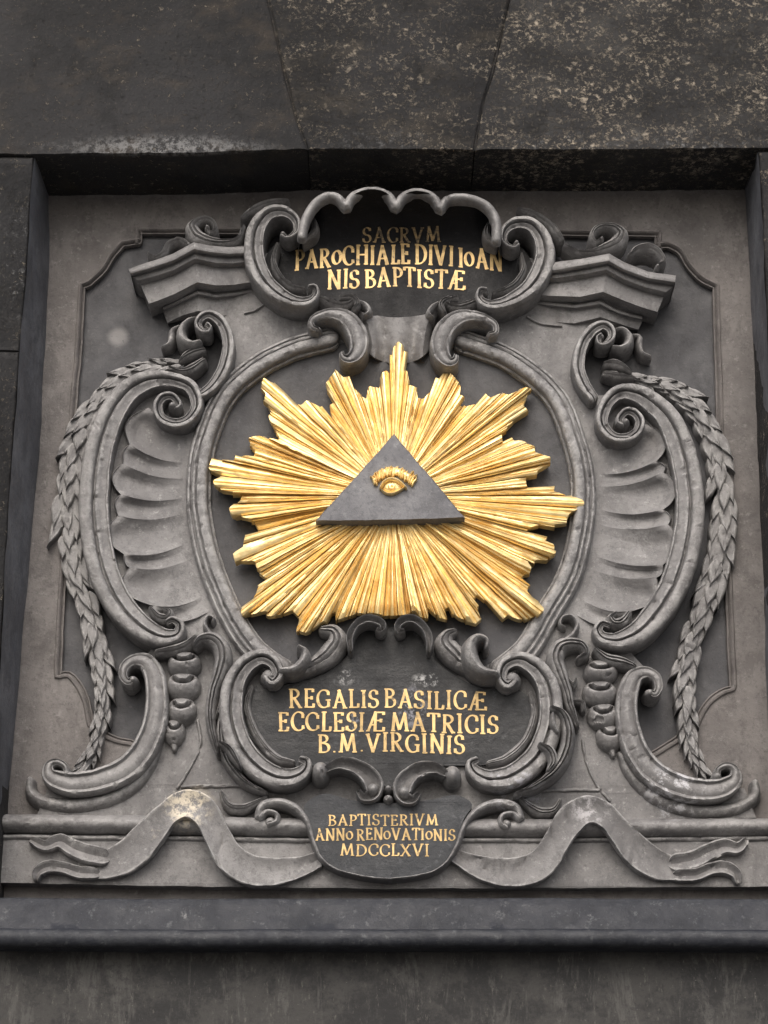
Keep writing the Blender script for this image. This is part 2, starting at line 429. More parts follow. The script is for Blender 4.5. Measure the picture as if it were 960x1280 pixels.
for k_, pts_ in enumerate(([(301.8, -330), (334.8, 0), (355.5, 92), (371.5, 152), (384.5, 187)], [(692, -330), (634.8, 0), (613.8, 92), (600.8, 132), (591.8, 187.5)])):
    bm = bmesh.new(); rows = []
    for x, y, _ in resample(np.array([(x, y, 0) for x, y in pts_], float), 6):
        q = noise.noise(Vector((y*.08, k_*9, 0)))*1.2
        rows.append([bm.verts.new(P(x+d, y, WF-dp)) for d, dp in ((-3, .012), (-2.0-q, .0075), (0, .0065), (2.0+q, .0075), (3, .012))])
    for a, b in zip(rows, rows[1:]):
        for j in range(4): bm.faces.new((a[j], a[j+1], b[j+1], b[j]))
    build('mortar_joint', bm, M['soot_plain'] if k_ else M['soot_key'], lint, wob=.001)
jamb('stone_jamb', 'speckled dark stone jamb left of the niche', [(42, 197), (37, 260), (32, 350), (24, 440), (15, 560), (7, 690), (-2, 850), (-9, 1000), (-16, 1124)],
     [(62, 225), (61, 250), (60, 350), (57, 430), (52, 520), (40, 660), (27, 820), (17, 930), (8, 1020), (1, 1090), (-3, 1124)], -420, 21)
jamb('stone_jamb', 'dark stone jamb right of the niche, only its inner edge showing', [(948, 190), (952, 240), (957, 350), (961, 440), (966, 560), (972, 690), (980, 850), (988, 1000), (996, 1124)],
     [(930, 215), (932, 260), (937, 350), (943, 440), (947, 510), (953, 660), (957, 800), (960, 930), (964, 1020), (966, 1090), (968, 1124)], 1400, 31)

# ------------------------------------------------------------------ back panel with its shaped moulded border
panel = root('relief_panel', 'brown-grey painted back panel with moulded border behind the carving', 'panel', P(485, 1110, .0))
inner = [(172, 300), (172, 287), (300, 287), (495, 287), (705, 289), (824, 291), (823, 306)] \
    + curve2([(835, 304), (850, 312), (862, 330), (877, 346), (896, 356)]) + [(901, 533), (908, 640), (913, 760), (918, 860)] \
    + curve2([(905, 864), (890, 874), (878, 890), (871, 906)])[:-1] + [(868, 912)] + curve2([(858, 915), (845, 925), (820, 941)]) \
    + [(700, 1000), (300, 1000)] + curve2([(163, 928), (143, 924), (127, 916), (113, 906)]) + curve2([(108, 878), (96, 855), (84, 843), (71, 846)])[1:] \
    + [(77, 717), (88, 535), (96, 450), (101, 356)] + curve2([(110, 353), (127, 337), (139, 318), (152, 303)])
bm = bmesh.new(); slab(bm, [(20, 205), (972, 198), (1000, 1135), (-25, 1135)], 0.0, -.05); build('field', bm, M['field'], panel, 'dark grey recessed field', wob=0, smooth=False)
bm = bmesh.new(); slab(bm, [(22, 207), (970, 200), (998, 1130), (-24, 1130)], .018, .0005, hole=inner); build('border', bm, M['border'], panel, wob=.0004, smooth=False)
bm = bmesh.new()
MOLD = [(-1, -.4), (-1, .3), (-.9, .5), (-.7, .5), (-.55, .2), (-.4, .25), (-.25, .75), (.1, 1), (.5, .9), (.7, .5), (.85, .42), (1, .3), (1, -.6)]
fr = [(p[0], p[1], 11) for p in inner]
for seg in (fr[1:6], fr[6:]+fr[:1]):
    if seg is not fr: sweep(bm, [(x, y, w) for x, y, w in seg], MOLD, .010, .016, smooth=False, step=5, flip=False)
sweep(bm, [(172, 301, 11), (172, 286, 11)], MOLD, .010, .016, smooth=False, step=5)
sweep(bm, [(824, 290, 11), (823, 307, 11)], MOLD, .010, .016, smooth=False, step=5)
build('moulding', bm, M['border'], panel)

# ------------------------------------------------------------------ the raised body the ornaments grow from
BW = .045
body = root('carved_backplate', 'broad grey raised backplate between the scrolls, behind the oval frame', 'backplate', P(490, 1000, BW))
lft = [(430, 300), (330, 318), (240, 330), (222, 372), (238, 395)] + curve2([(270, 402), (284, 430), (280, 462), (262, 486), (235, 480)]) + curve2([(190, 478), (150, 498), (126, 545), (116, 620), (124, 700), (152, 757), (205, 792)]) \
    + curve2([(172, 832), (192, 852), (196, 890), (180, 940), (140, 974), (60, 984)]) + [(45, 1022), (300, 1026)]
rgt = [(560, 300), (690, 328), (760, 338), (790, 380), (770, 404)] + curve2([(740, 412), (724, 440), (726, 470), (742, 492), (772, 492)]) + curve2([(812, 503), (838, 528), (856, 580), (862, 630), (850, 700), (822, 765), (772, 798)]) \
    + curve2([(812, 842), (792, 862), (786, 900), (806, 955), (850, 985), (930, 985)]) + [(945, 1022), (680, 1026)]
bm = bmesh.new(); slab(bm, lft + rgt[::-1], BW, .0012); build('plate', bm, M['flat'], body, wob=.001, smooth=False)
bm = bmesh.new(); rows = []
for i in range(25):                      # a smooth saddle between two hollow flanks
    q = i/24; row = []
    for j in range(19):
        t = j/18; half = 62-20*math.sin(math.pi*min(1, t*1.05)*.55)**.7; x = 497+(2*q-1)*half; y = 384+t*(74-20*abs(2*q-1)**2.5)+13*(1-(2*q-1)**2)*(1-t)
        u = abs(2*q-1)
        w = .086 - .026*t + .014*math.exp(-((u-.72)/.15)**2) + .016*math.exp(-(u/.16)**2)*t - .016*math.exp(-((u-.40)/.16)**2)*(.3+.7*t)
        row.append(bm.verts.new(P(x, y, w if 0 < i < 24 and j < 18 else BW-.01)))
    rows.append(row)
for a, b in zip(rows, rows[1:]):
    for k in range(18): bm.faces.new((a[k], a[k+1], b[k+1], b[k]))
build('tongue', bm, M['grey'], body, 'fluted middle tongue under the upper inscription')
for pts in ([(306, 391, 3), (320, 387, 3), (330, 380, 3)], [(660, 396, 3), (676, 404, 3), (702, 407, 3)], [(228, 983, 5), (280, 982, 5), (335, 982, 5)], [(672, 988, 5), (720, 987, 5), (752, 987, 5)],
            [(247, 900, 4), (251, 930, 4), (238, 958, 4), (222, 984, 4)], [(728, 925, 4), (734, 955, 4), (746, 980, 4), (762, 1000, 4)]):
    bm = bmesh.new(); sweep(bm, pts, ROUND, BW, .007); build('raised_line', bm, M['grey'], body)

# ------------------------------------------------------------------ broken cornices
def cornice(name, label, rows, wpt, crest, crest_label, dots=()):
    """rows: traced edge lines (torus top, torus bottom, fillet bottom, frieze bottom, second moulding top, its bottom, block bottom)"""
    r = root(name, label, 'cornice', P(rows[3][2][0], rows[3][2][1], .05), 'broken cornices')
    tt, tb, fb, zb, mt, mb, bb = rows
    bm = bmesh.new()
    def line(pts, dw, dy=0): return [P(x, y+dy, w+dw) for (x, y), w in zip(pts, wpt)]
    def mix(a, b, t): return [(p[0]+(q[0]-p[0])*t, p[1]+(q[1]-p[1])*t) for p, q in zip(a, b)]
    L = []
    top = line(tt, -.022); L.append([Vector((v.x, -.02, v.z)) for v in top])
    L += [top] + [line(mix(tt, tb, .5-.5*math.cos(math.pi*t)), -.022+.026*math.sin(math.pi*t)**.8) for t in (.12, .25, .38, .5, .62, .75, .88)]
    l = line(tb, -.020); L.append(l); L.append(line(mix(tb, fb, .1), -.022)); L.append(line(mix(tb, fb, .35), -.019)); L.append(line(mix(tb, fb, .8), -.021)); L.append(line(fb, -.026))
    u = line(fb, -.026); L.append([Vector((v.x, v.y+.018, v.z-.001)) for v in u])
    L.append(line(zb, -.044)); u = L[-1]; L.append([Vector((v.x, v.y+.042, v.z)) for v in u])
    L += [line(mt, -.088), line(mix(mt, mb, .35), -.078), line(mix(mt, mb, .8), -.079), line(mb, -.088), line(mb, -.096, 1), line(bb, -.098)]
    L.append([Vector((v.x, -.02, v.z)) for v in L[-1]])
    V = [[bm.verts.new(v) for v in row] for row in L]
    for i in range(len(V)-1):
        for j in range(len(V[0])-1): bm.faces.new((V[i][j], V[i][j+1], V[i+1][j+1], V[i+1][j]))
    for j in (0, len(V[0])-1):                 # the returns at both ends
        ev = [bm.verts.new(v.co) for v in (row[j] for row in V)]
        bk = [bm.verts.new((v.co.x, -.001, v.co.z)) for v in ev]
        for i in range(len(ev)-1): bm.faces.new((ev[i], ev[i+1], bk[i+1], bk[i]))
    build('moulded_cornice', bm, M['flat'], r, ang=34, wob=.0013)
    for pts, lb in zip(crest, crest_label):
        bm = bmesh.new(); sweep(bm, pts, LEAF, .075, .060); dome(bm, pts[-1][0], pts[-1][1], 4, 4, .085, .055)
        build('leaf_crest', bm, M['grey'], r, lb)
def five(*a): return list(a)
cornice('cornice', 'broken moulded cornice left of the upper inscription, with curled leaf on top', [
    [(161, 336), (187, 327), (216, 317), (242, 303), (262, 307), (285, 309), (316, 307)],
    [(164, 345), (189, 338), (216, 329), (243, 315), (268, 320), (288, 321), (316, 319)],
    [(175, 352), (195, 347), (217, 339), (244, 325), (270, 331), (290, 331), (317, 328)],
    [(186, 380), (202, 374), (219, 367), (246, 353), (270, 357), (292, 356), (332, 349)],
    [(203, 383), (213, 378), (225, 372), (247, 362), (270, 367), (296, 364), (334, 356)],
    [(204, 388), (214, 384), (226, 378), (248, 368), (270, 373), (296, 370), (334, 362)],
    [(209, 403), (217, 399), (228, 394), (248, 388), (270, 396), (296, 392), (334, 386)]],
    [.125, .135, .148, .168, .152, .135, .115],
    [[(305, 283, 5), (298, 298, 9), (283, 303, 13), (262, 301, 18), (246, 294, 22), (240, 283, 20), (247, 276, 14), (258, 273, 11), (267, 278, 9), (269, 287, 7), (263, 291, 6), (259, 284, 5)],
     [(186, 317, 6), (194, 322, 8), (204, 316, 10), (211, 305, 12), (224, 300, 13), (236, 306, 9)]], ['large curled leaf', 'small curled leaf'])
cornice('cornice', 'broken moulded cornice right of the upper inscription, with curled leaf and hood on top', [
    [(845, 344), (810, 339), (780, 328), (761, 317), (729, 323), (700, 327), (684, 329)],
    [(844, 356), (810, 351), (781, 341), (760, 330), (730, 336), (700, 341), (684, 342)],
    [(830, 367), (806, 361), (780, 351), (758, 339), (733, 344), (700, 349), (683, 350)],
    [(822, 390), (802, 384), (780, 376), (754, 365), (726, 371), (686, 370), (660, 368)],
    [(803, 394), (789, 391), (772, 386), (750, 374), (718, 380), (680, 376), (656, 372)],
    [(803, 400), (789, 397), (772, 392), (750, 381), (718, 386), (680, 382), (656, 378)],
    [(798, 412), (785, 408), (771, 403), (751, 396), (718, 404), (680, 402), (656, 398)]],
    [.125, .135, .150, .168, .152, .135, .115],
    [[(706, 306, 5), (720, 314, 8), (738, 315, 12), (757, 309, 18), (772, 301, 22), (777, 291, 20), (769, 284, 15), (755, 282, 12), (744, 287, 10), (740, 296, 8), (745, 303, 7), (752, 299, 6)],
     [(788, 318, 8), (797, 311, 15), (811, 309, 18), (824, 316, 15), (829, 327, 9), (822, 333, 5)]], ['large curled leaf', 'low arched leaf hood'])

# ------------------------------------------------------------------ oval frame with dark field
oval = root('oval_frame', 'grey moulded oval frame round the gilded sunburst', 'frame', P(490, 860, BW))
ring_in = [(490, 423), (417, 431), (370, 444), (328, 466), (292, 499), (273, 540), (264, 580), (262, 625), (268, 668), (278, 705), (291, 738), (308, 773), (330, 803), (362, 826), (405, 843), (490, 855),
           (575, 843), (618, 826), (648, 800), (672, 759), (698, 712), (710, 668), (715, 625), (713, 590), (704, 552), (682, 499), (631, 457), (573, 434)]
bm = bmesh.new(); slab(bm, curve2(ring_in, 5, True), .030+.017, .03); build('field', bm, M['field'], oval, 'dark grey oval field', wob=.0006, smooth=False)
cx, cy = 490, 625
rp = []
for x, y in ring_in:
    d = math.hypot(x-cx, y-cy); k = 15/d; rp.append((x+(x-cx)*k, y+(y-cy)*k*.85, 31))
for arc_, lb_ in ((rp[1:14], 'left half of the ring'), (rp[17:], 'right half of the ring')):
    bm = bmesh.new(); sweep(bm, arc_, RING, .043, .046, flip=True); build('ring', bm, M['grey'], oval, lb_)

# ------------------------------------------------------------------ leafy scrolls
def scroll(name, label, cat, pieces, at, group):
    """pieces: (part name, profile, flip, w0, h, pts, dome at the eye or None, label)"""
    r = root(name, label, cat, P(at[0], at[1], BW), group)
    for nm, prof, flip, w0, h, pts, eye, lb in pieces:
        bm = bmesh.new(); sweep(bm, pts, prof, w0, h, flip)
        if eye: dome(bm, eye[0], eye[1], eye[2], eye[2], w0, h*eye[3])
        build(nm, bm, M['grey'], r, lb)
    return r
# pair of curled leaves that carry the upper cartouche
scroll('leaf_scroll', 'curled acanthus scroll under the upper inscription, left of the top ray', 'scroll', [
    ('scroll_band', BAND, False, .05, .085, [(397, 413, 7), (391, 411, 8), (389, 404, 10), (397, 397, 13), (413, 393, 18), (430, 397, 24), (443, 410, 27), (449, 428, 26), (446, 443, 22), (437, 450, 15), (429, 448, 10), (427, 442, 7)], (398, 412, 6, .8), None),
    ('leaf', LEAF, False, .05, .075, [(398, 372, 8), (411, 376, 14), (425, 381, 14), (437, 379, 10), (443, 374, 6)], None, None),
    ('leaf', LEAF, False, .05, .08, [(425, 372, 6), (440, 372, 12), (447, 380, 12), (442, 387, 8)], None, None),
    ('leaf', ROUND, False, .05, .075, [(448, 378, 8), (457, 382, 12), (461, 391, 10), (455, 396, 6)], None, None)], (440, 450), 'leaf scrolls under the upper inscription')
scroll('leaf_scroll', 'curled acanthus scroll under the upper inscription, right of the top ray', 'scroll', [
    ('scroll_band', BAND, True, .05, .085, [(612, 420, 7), (619, 418, 8), (619, 409, 10), (609, 401, 13), (592, 396, 18), (574, 398, 24), (558, 410, 27), (550, 430, 26), (553, 446, 22), (562, 454, 15), (569, 451, 10), (570, 445, 7)], (612, 419, 6, .8), None),
    ('leaf', LEAF, False, .05, .075, [(600, 374, 8), (588, 379, 14), (574, 383, 14), (562, 381, 10), (554, 377, 6)], None, None),
    ('leaf', LEAF, False, .05, .08, [(572, 372, 6), (560, 374, 12), (552, 381, 12), (556, 390, 8)], None, None),
    ('leaf', ROUND, False, .05, .075, [(548, 380, 8), (541, 384, 12), (536, 393, 10), (542, 398, 6)], None, None)], (560, 452), 'leaf scrolls under the upper inscription')
# small brackets below the cornices
scroll('scroll_bracket', 'small curled bracket under the left cornice, above the large left scroll', 'bracket', [
    ('scroll_band', SCR, True, .04, .060, [(258, 406, 6), (262, 409, 7), (259, 414, 8), (252, 413, 9), (247, 405, 10), (251, 397, 11), (261, 393, 12), (273, 399, 14), (282, 412, 15), (286, 429, 16), (284, 449, 17), (277, 468, 17), (265, 484, 16), (251, 494, 12)], (258, 407, 5, .9), None),
    ('leaf_curl', ROUND, False, .02, .065, [(245, 398, 6), (233, 402, 11), (226, 412, 15), (229, 424, 17), (240, 429, 14), (250, 427, 9)], None, None),
    ('leaf_curl', ROUND, False, .01, .05, [(223, 408, 6), (215, 413, 11), (214, 422, 12), (211, 430, 9), (203, 434, 5)], None, None),
    ('leaf', LEAF, False, .02, .045, [(254, 436, 10), (243, 438, 16), (232, 444, 13), (225, 450, 4)], None, None),
    ('leaf', LEAF, False, .02, .04, [(254, 450, 12), (241, 459, 16), (228, 463, 11), (212, 459, 4)], None, None)], (270, 480), 'scroll brackets under the cornices')
scroll('scroll_bracket', 'small curled bracket under the right cornice, above the large right scroll', 'bracket', [
    ('scroll_band', SCR, False, .04, .060, [(752, 419, 6), (748, 422, 7), (750, 429, 8), (758, 429, 9), (765, 421, 10), (763, 411, 11), (754, 406, 12), (742, 411, 14), (731, 423, 15), (724, 441, 16), (723, 462, 17), (730, 481, 17), (741, 497, 15)], (752, 420, 5, .9), None),
    ('leaf_curl', ROUND, False, .02, .065, [(771, 412, 6), (780, 412, 11), (787, 419, 14), (786, 429, 15), (777, 435, 13), (767, 434, 8)], None, None),
    ('leaf_curl', ROUND, False, .01, .05, [(790, 420, 6), (799, 421, 11), (800, 431, 11), (803, 441, 8), (813, 446, 5)], None, None),
    ('leaf', LEAF, False, .02, .045, [(758, 453, 10), (769, 453, 15), (780, 458, 11), (789, 465, 4)], None, None),
    ('leaf', LEAF, False, .02, .04, [(757, 466, 10), (770, 468, 14), (781, 470, 9), (792, 472, 4)], None, None)], (735, 480), 'scroll brackets under the cornices')

# ------------------------------------------------------------------ the two large C scrolls with their shell fluting
def flute(r, c0, c1, b, r0, r1, base, hgt, mir):
    """one hollow flute of the shell: notches c0, c1 at the lip, bulge point b, fan points r0, r1 towards the oval"""
    bm = bmesh.new(); nq, ns = 25, 22; rows = []
    lip = catmull([c0, ((c0[0]+b[0]*2)/3, (c0[1]*1.2+b[1]*.8)/2), b, ((c1[0]+b[0]*2)/3, (c1[1]*1.2+b[1]*.8)/2), c1], 6)
    lip = resample(lip, 1); idx = np.linspace(0, len(lip)-1, nq).round().astype(int)
    for j in range(nq):
        q = j/(nq-1); p0 = lip[idx[j]]; p1 = np.array(r0)*(1-q)+np.array(r1)*q
        ridge = abs(2*q-1)**2.2; row = []
        for i in range(-3, ns):
            s_ = max(0, i)/(ns-1)
            if i < 0:
                w = base + hgt*(.9 + .2*(1-ridge))*(1, .75, -.2)[-i-1]; x = p0[0]-mir*(.6, 1.8, 2.4)[-i-1]; y = p0[1]
            else:
                s = i/(ns-1); x, y = p0*(1-s)+p1*s; y += 6*math.sin(math.pi*s)*(1 if mir > 0 else 1)
                rise = hgt*(1.0-.35*ridge)*(1-s)**2.0 + .005*math.exp(-((s-.07)/.06)**2)*(1-ridge)
                rib = (.017*ridge - .013*(1-ridge))*(1-s)**1.0*min(1, s*5+.35)
                w = base + rise + rib + .0015 - .03*max(0, s-.92)
            rip = math.sin(q*math.pi*4 + .8*math.sin(s_*4+c0[1]))*.0020*(1-s_)*min(1, s_*6+.2) if i >= 0 else .0
            x += mir*.8*noise.noise(Vector((q*3, c0[1]*.1, .5)))*(1-max(0, s_))
            row.append(bm.verts.new(P(x, y, w+rip)))
        rows.append(row)
    for j in range(nq-1):
        for i in range(len(rows[0])-1): bm.faces.new((rows[j][i], rows[j][i+1], rows[j+1][i+1], rows[j+1][i]))
    build('flute', bm, M['flat'], r, wob=.0010)
def big_scroll(label, band, eye, flip, c, b, rr, mir, curl, at):
    r = root('large_scroll', label, 'scroll', P(at[0], at[1], BW), 'large C scrolls')
    bm = bmesh.new(); sweep(bm, band, SCR, .035, .068, flip); dome(bm, eye[0], eye[1], 7, 7, .045, .060); build('scroll_band', bm, M['grey'], r)
    for i in range(len(b)): flute(r, c[i], c[i+1], b[i], rr[i], rr[i+1], BW, .030, mir)
    bm = bmesh.new(); sweep(bm, curl, LEAF, BW, .05); build('end_curl', bm, M['grey'], r)
    return r
def pol(cx, cy, l): return [(cx+rr*math.cos(R(a)), cy+rr*math.sin(R(a)), w) for a, rr, w in l]
lb = pol(215, 507, [(40, 5, 8), (0, 8, 9), (-90, 11, 10), (-135, 15, 11), (-180, 18, 12), (-225, 21, 13), (-270, 23, 14), (-315, 27, 15), (-360, 31, 16), (-405, 33, 18)]) + \
    [(212, 474, 20), (186, 475, 26), (162, 487, 31), (142, 511, 34), (127, 548, 36), (119, 590, 37), (117, 640, 38), (123, 690, 38), (136, 730, 37), (156, 764, 34), (183, 788, 29), (208, 797, 22), (223, 792, 16), (225, 781, 12), (216, 775, 9), (209, 778, 7)]
big_scroll('large C-shaped scroll with ribbed shell fluting left of the oval frame', lb, (215, 507), False,
    [(186, 510), (163, 556), (154, 580), (152, 618), (149, 645), (157, 693), (163, 710), (192, 757), (206, 776)],
    [(157, 534), (155, 566), (141, 597), (145, 630), (135, 668), (157, 703), (153, 732), (192, 772)],
    [(232, 545), (230, 578), (230, 598), (229, 622), (229, 642), (232, 680), (236, 700), (254, 745), (262, 764)], 1,
    [(188, 760, 8), (197, 770, 14), (207, 772, 15), (212, 765, 10), (205, 760, 6)], (160, 790))
rb = pol(782, 527, [(140, 5, 8), (180, 9, 9), (270, 12, 10), (315, 15, 11), (360, 18, 12), (405, 20, 13), (450, 22, 14), (495, 26, 15), (540, 30, 16), (585, 33, 18)]) + \
    [(774, 490, 20), (797, 492, 25), (818, 505, 29), (837, 525, 32), (850, 555, 34), (859, 590, 35), (863, 633, 36), (857, 685, 37), (842, 733, 36), (820, 768, 34), (795, 792, 29), (770, 801, 22), (752, 797, 16), (747, 787, 12), (753, 779, 9), (761, 781, 7)]
big_scroll('large C-shaped scroll with ribbed shell fluting right of the oval frame', rb, (782, 527), True,
    [(806, 530), (820, 577), (829, 591), (828, 637), (834, 656), (828, 706), (820, 722), (788, 764), (772, 782)],
    [(832, 552), (831, 584), (846, 612), (837, 647), (846, 678), (828, 714), (823, 744), (786, 778)],
    [(748, 565), (749, 592), (748, 608), (748, 636), (747, 655), (744, 695), (740, 712), (728, 750), (720, 768)], -1,
    [(786, 766, 8), (778, 776, 14), (768, 778, 15), (763, 771, 10), (769, 766, 6)], (820, 790))

# ------------------------------------------------------------------ hanging leaf garlands
def leaf(r, x, y, ang, ln, wd, w0, lift, seed):
    """a pointed leaf from (x, y) towards ang (traced, y down), its tip lifted off the wall"""
    rnd = random.Random(seed); bm = bmesh.new(); nt, ns = 9, 7; rows = []
    ca, sa = math.cos(ang), math.sin(ang); bend = rnd.uniform(-.15, .15)
    for i in range(nt+1):
        t = i/nt
        half = wd*.5*(math.sin(math.pi*min(1, t*.98+.12)**.85)**.8 if t < 1 else .02) if t > 0 else wd*.25
        half = max(half, .25)
        cxx = x+ca*ln*t - sa*bend*ln*t*t; cyy = y+sa*ln*t + ca*bend*ln*t*t
        row = []
        for j in range(-1, ns+2):
            s = max(-1, min(1, (j-(ns-0)/2)/(ns/2)))
            skirt = j < 0 or j > ns
            h = lift*(.15+.85*t**1.3) + .008*(1-abs(s)**1.6) - .008*max(0, 1-abs(s)*4) + .0022*math.sin(abs(s)*14-t*4)*(1-t)
            w = w0 + (h if not skirt else -.03)
            p = P(cxx - sa*s*half, cyy + ca*s*half, w0+h)
            row.append(bm.verts.new((p.x, -w, p.z)))
        rows.append(row)
    for i in range(nt):
        for j in range(len(rows[0])-1): bm.faces.new((rows[i][j], rows[i][j+1], rows[i+1][j+1], rows[i+1][j]))
    bm.faces.new(rows[-1]); bm.faces.new(rows[0])
    return build('leaf', bm, M['grey'], r, wob=.001)
def garland(label, path, seed):
    A = resample(catmull([(x, y, w, h) for x, y, w, h in path], 10), 1)
    r = root('leaf_garland', label, 'garland', P(path[-1][0], path[-1][1], .03), 'hanging leaf garlands')
    bm = bmesh.new(); sweep(bm, [(x, y, w*.62, 1) for x, y, w, h in path], ROUND, .0, .03); build('stem', bm, M['grey'], r)
    i = 0.0; k = 0; rnd = random.Random(seed)
    while i < len(A)-12:
        a = A[int(i)]; b = A[min(len(A)-1, int(i)+8)]; ang = math.atan2(b[1]-a[1], b[0]-a[0]); wd = a[2]*.76
        nx, ny = -math.sin(ang), math.cos(ang); ln = wd*rnd.uniform(1.05, 1.45) + 7
        for s in ((-1, 1) if k % 2 == 0 else (0,)):
            q = s*wd*.24 + rnd.uniform(-2, 2)
            leaf(r, a[0]+nx*q, a[1]+ny*q, ang + s*rnd.uniform(.18, .32) + (rnd.uniform(-.08, .08)), ln*rnd.uniform(.9, 1.15), wd*rnd.uniform(.92, 1.12)*(.62 if s else .66), a[3]*.50+(.014 if s == 0 else .004)+rnd.uniform(-.003, .004), .015, seed*100+k*3+s)
        i += wd*.54*rnd.uniform(.85, 1.15); k += 1
garland('carved leaf garland hanging along the outside of the large left scroll', [(230, 455, 12, .05), (208, 459, 16, .05), (180, 463, 20, .05), (152, 474, 24, .05), (127, 497, 27, .05), (107, 525, 29, .05), (93, 565, 30, .05), (85, 610, 31, .05), (84, 655, 31, .05), (90, 700, 30, .05),
        (103, 740, 29, .05), (115, 780, 28, .05), (123, 820, 25, .05), (128, 855, 22, .05), (127, 890, 19, .05), (119, 925, 17, .05), (110, 950, 15, .05), (96, 973, 12, .06)], 3)
garland('carved leaf garland hanging along the outside of the large right scroll', [(786, 468, 12, .05), (812, 476, 18, .05), (840, 486, 22, .05), (862, 503, 25, .05), (882, 530, 28, .05), (896, 565, 30, .05), (903, 610, 31, .05), (904, 655, 31, .05), (898, 700, 31, .05), (888, 735, 30, .05),
        (877, 768, 29, .05), (866, 800, 28, .05), (858, 832, 27, .05), (857, 862, 24, .05), (859, 893, 21, .05), (862, 922, 18, .05), (869, 948, 15, .05), (884, 968, 11, .06)], 8)

# ------------------------------------------------------------------ foot scrolls with bell husks
def dent(u, v):                                  # the smiling groove under each bell's lip
    d = math.hypot(u*.95, v-.60)
    k = math.exp(-((d-.50)/.10)**2)*max(0, min(1, (.60-v)*5))
    return -.50*k
def foot(label, s1, s2, flip, husks, cap, fold, at):
    r = root('foot_scroll', label, 'scroll', P(at[0], at[1], .03), 'S-shaped foot scrolls')
    bm = bmesh.new(); sweep(bm, s2, ROUND, .012, .055); build('under_band', bm, M['grey'], r)
    bm = bmesh.new(); sweep(bm, s1, BAND, .03, .070, flip)
    for e in (s1[0], s1[-1]): dome(bm, e[0], e[1], 7, 7, .04, .062)
    build('scroll_band', bm, M['grey'], r)
    bm = bmesh.new(); sweep(bm, cap, LEAF, .045, .06); build('leaf_cap', bm, M['grey'], r)
    for hi, (x, y, rx, ry) in enumerate(husks):
        bm = bmesh.new(); dome(bm, x, y, rx, ry, BW-.004, .044+.007*hi, dent, nr=16, na=44); build('bell_husk', bm, M['grey'], r, wob=.0012)
    bm = bmesh.new(); sweep(bm, fold, ROUND, BW, .02); build('husk_tip', bm, M['grey'], r)
foot('S-shaped foot scroll with bell husks in the lower left corner',
    [(166, 850, 7), (161, 854, 9), (155, 848, 11), (156, 835, 14), (167, 826, 17), (182, 827, 22), (192, 842, 25), (196, 868, 27), (194, 898, 29), (183, 930, 31), (163, 956, 32), (133, 972, 31), (100, 979, 29), (76, 977, 26), (61, 968, 19), (62, 957, 13), (72, 953, 10), (82, 959, 8), (83, 967, 7)],
    [(37, 975, 12), (38, 990, 16), (52, 1001, 19), (80, 1006, 21), (112, 1004, 22), (145, 995, 22), (172, 977, 20), (190, 953, 16), (199, 932, 10)], False,
    [(217, 913, 14, 18), (226, 886, 19, 19), (228, 855, 22, 20), (229, 827, 22, 18)],
    [(196, 815, 10), (215, 812, 16), (232, 806, 16), (244, 796, 9)], [(217, 925, 14), (218, 937, 6)], (120, 1000))
foot('S-shaped foot scroll with bell husks in the lower right corner',
    [(812, 866, 7), (818, 869, 9), (823, 861, 11), (820, 848, 14), (808, 841, 17), (794, 845, 22), (786, 862, 25), (783, 886, 27), (787, 915, 29), (799, 945, 31), (820, 968, 32), (850, 983, 31), (880, 988, 29), (904, 985, 26), (919, 974, 19), (918, 962, 13), (908, 957, 10), (898, 962, 8), (897, 970, 7)],
    [(944, 978, 12), (944, 994, 16), (930, 1006, 19), (900, 1013, 21), (868, 1012, 22), (836, 1004, 22), (806, 987, 20), (784, 962, 16), (775, 942, 10)], True,
    [(763, 920, 17, 18), (755, 893, 20, 19), (751, 864, 22, 19), (752, 837, 22, 17)],
    [(792, 832, 10), (775, 826, 16), (758, 822, 16), (745, 812, 9)], [(764, 932, 15), (766, 944, 7)], (850, 1010))

# ------------------------------------------------------------------ upright acanthus leaves beside the lower cartouche
scroll('acanthus_leaf', 'tall curling acanthus leaf between left husks and lower inscription', 'leaf', [
    ('leaf_blade', LEAF, False, BW, .065, [(243, 808, 8), (250, 799, 15), (262, 797, 20), (273, 804, 22), (278, 819, 22), (274, 840, 19), (267, 862, 16), (263, 888, 14), (265, 912, 11), (273, 942, 6)], None, None),
    ('tendril', ROUND, False, BW, .045, [(262, 792, 8), (256, 780, 7), (260, 770, 6), (267, 772, 5), (265, 778, 4)], None, None),
    ('side_lobe', LEAF, False, BW, .05, [(283, 850, 8), (281, 868, 12), (276, 884, 10), (270, 898, 5)], None, None)], (270, 940), 'upright acanthus leaves')
scroll('acanthus_leaf', 'tall curling acanthus leaf between right husks and lower inscription', 'leaf', [
    ('leaf_blade', LEAF, False, BW, .065, [(724, 822, 8), (733, 816, 11), (728, 806, 14), (714, 803, 17), (700, 808, 21), (695, 822, 22), (701, 842, 20), (708, 862, 16), (714, 885, 13), (722, 908, 6)], None, None),
    ('tendril', ROUND, False, BW, .045, [(706, 800, 8), (717, 792, 8), (722, 780, 7), (714, 770, 7), (703, 772, 6), (701, 780, 5), (707, 784, 4)], None, None),
    ('side_lobe', LEAF, False, BW, .05, [(710, 850, 8), (717, 855, 9), (720, 848, 5)], None, None),
    ('side_lobe', LEAF, False, BW, .05, [(717, 876, 7), (728, 878, 9), (730, 888, 6)], None, None)], (712, 900), 'upright acanthus leaves')

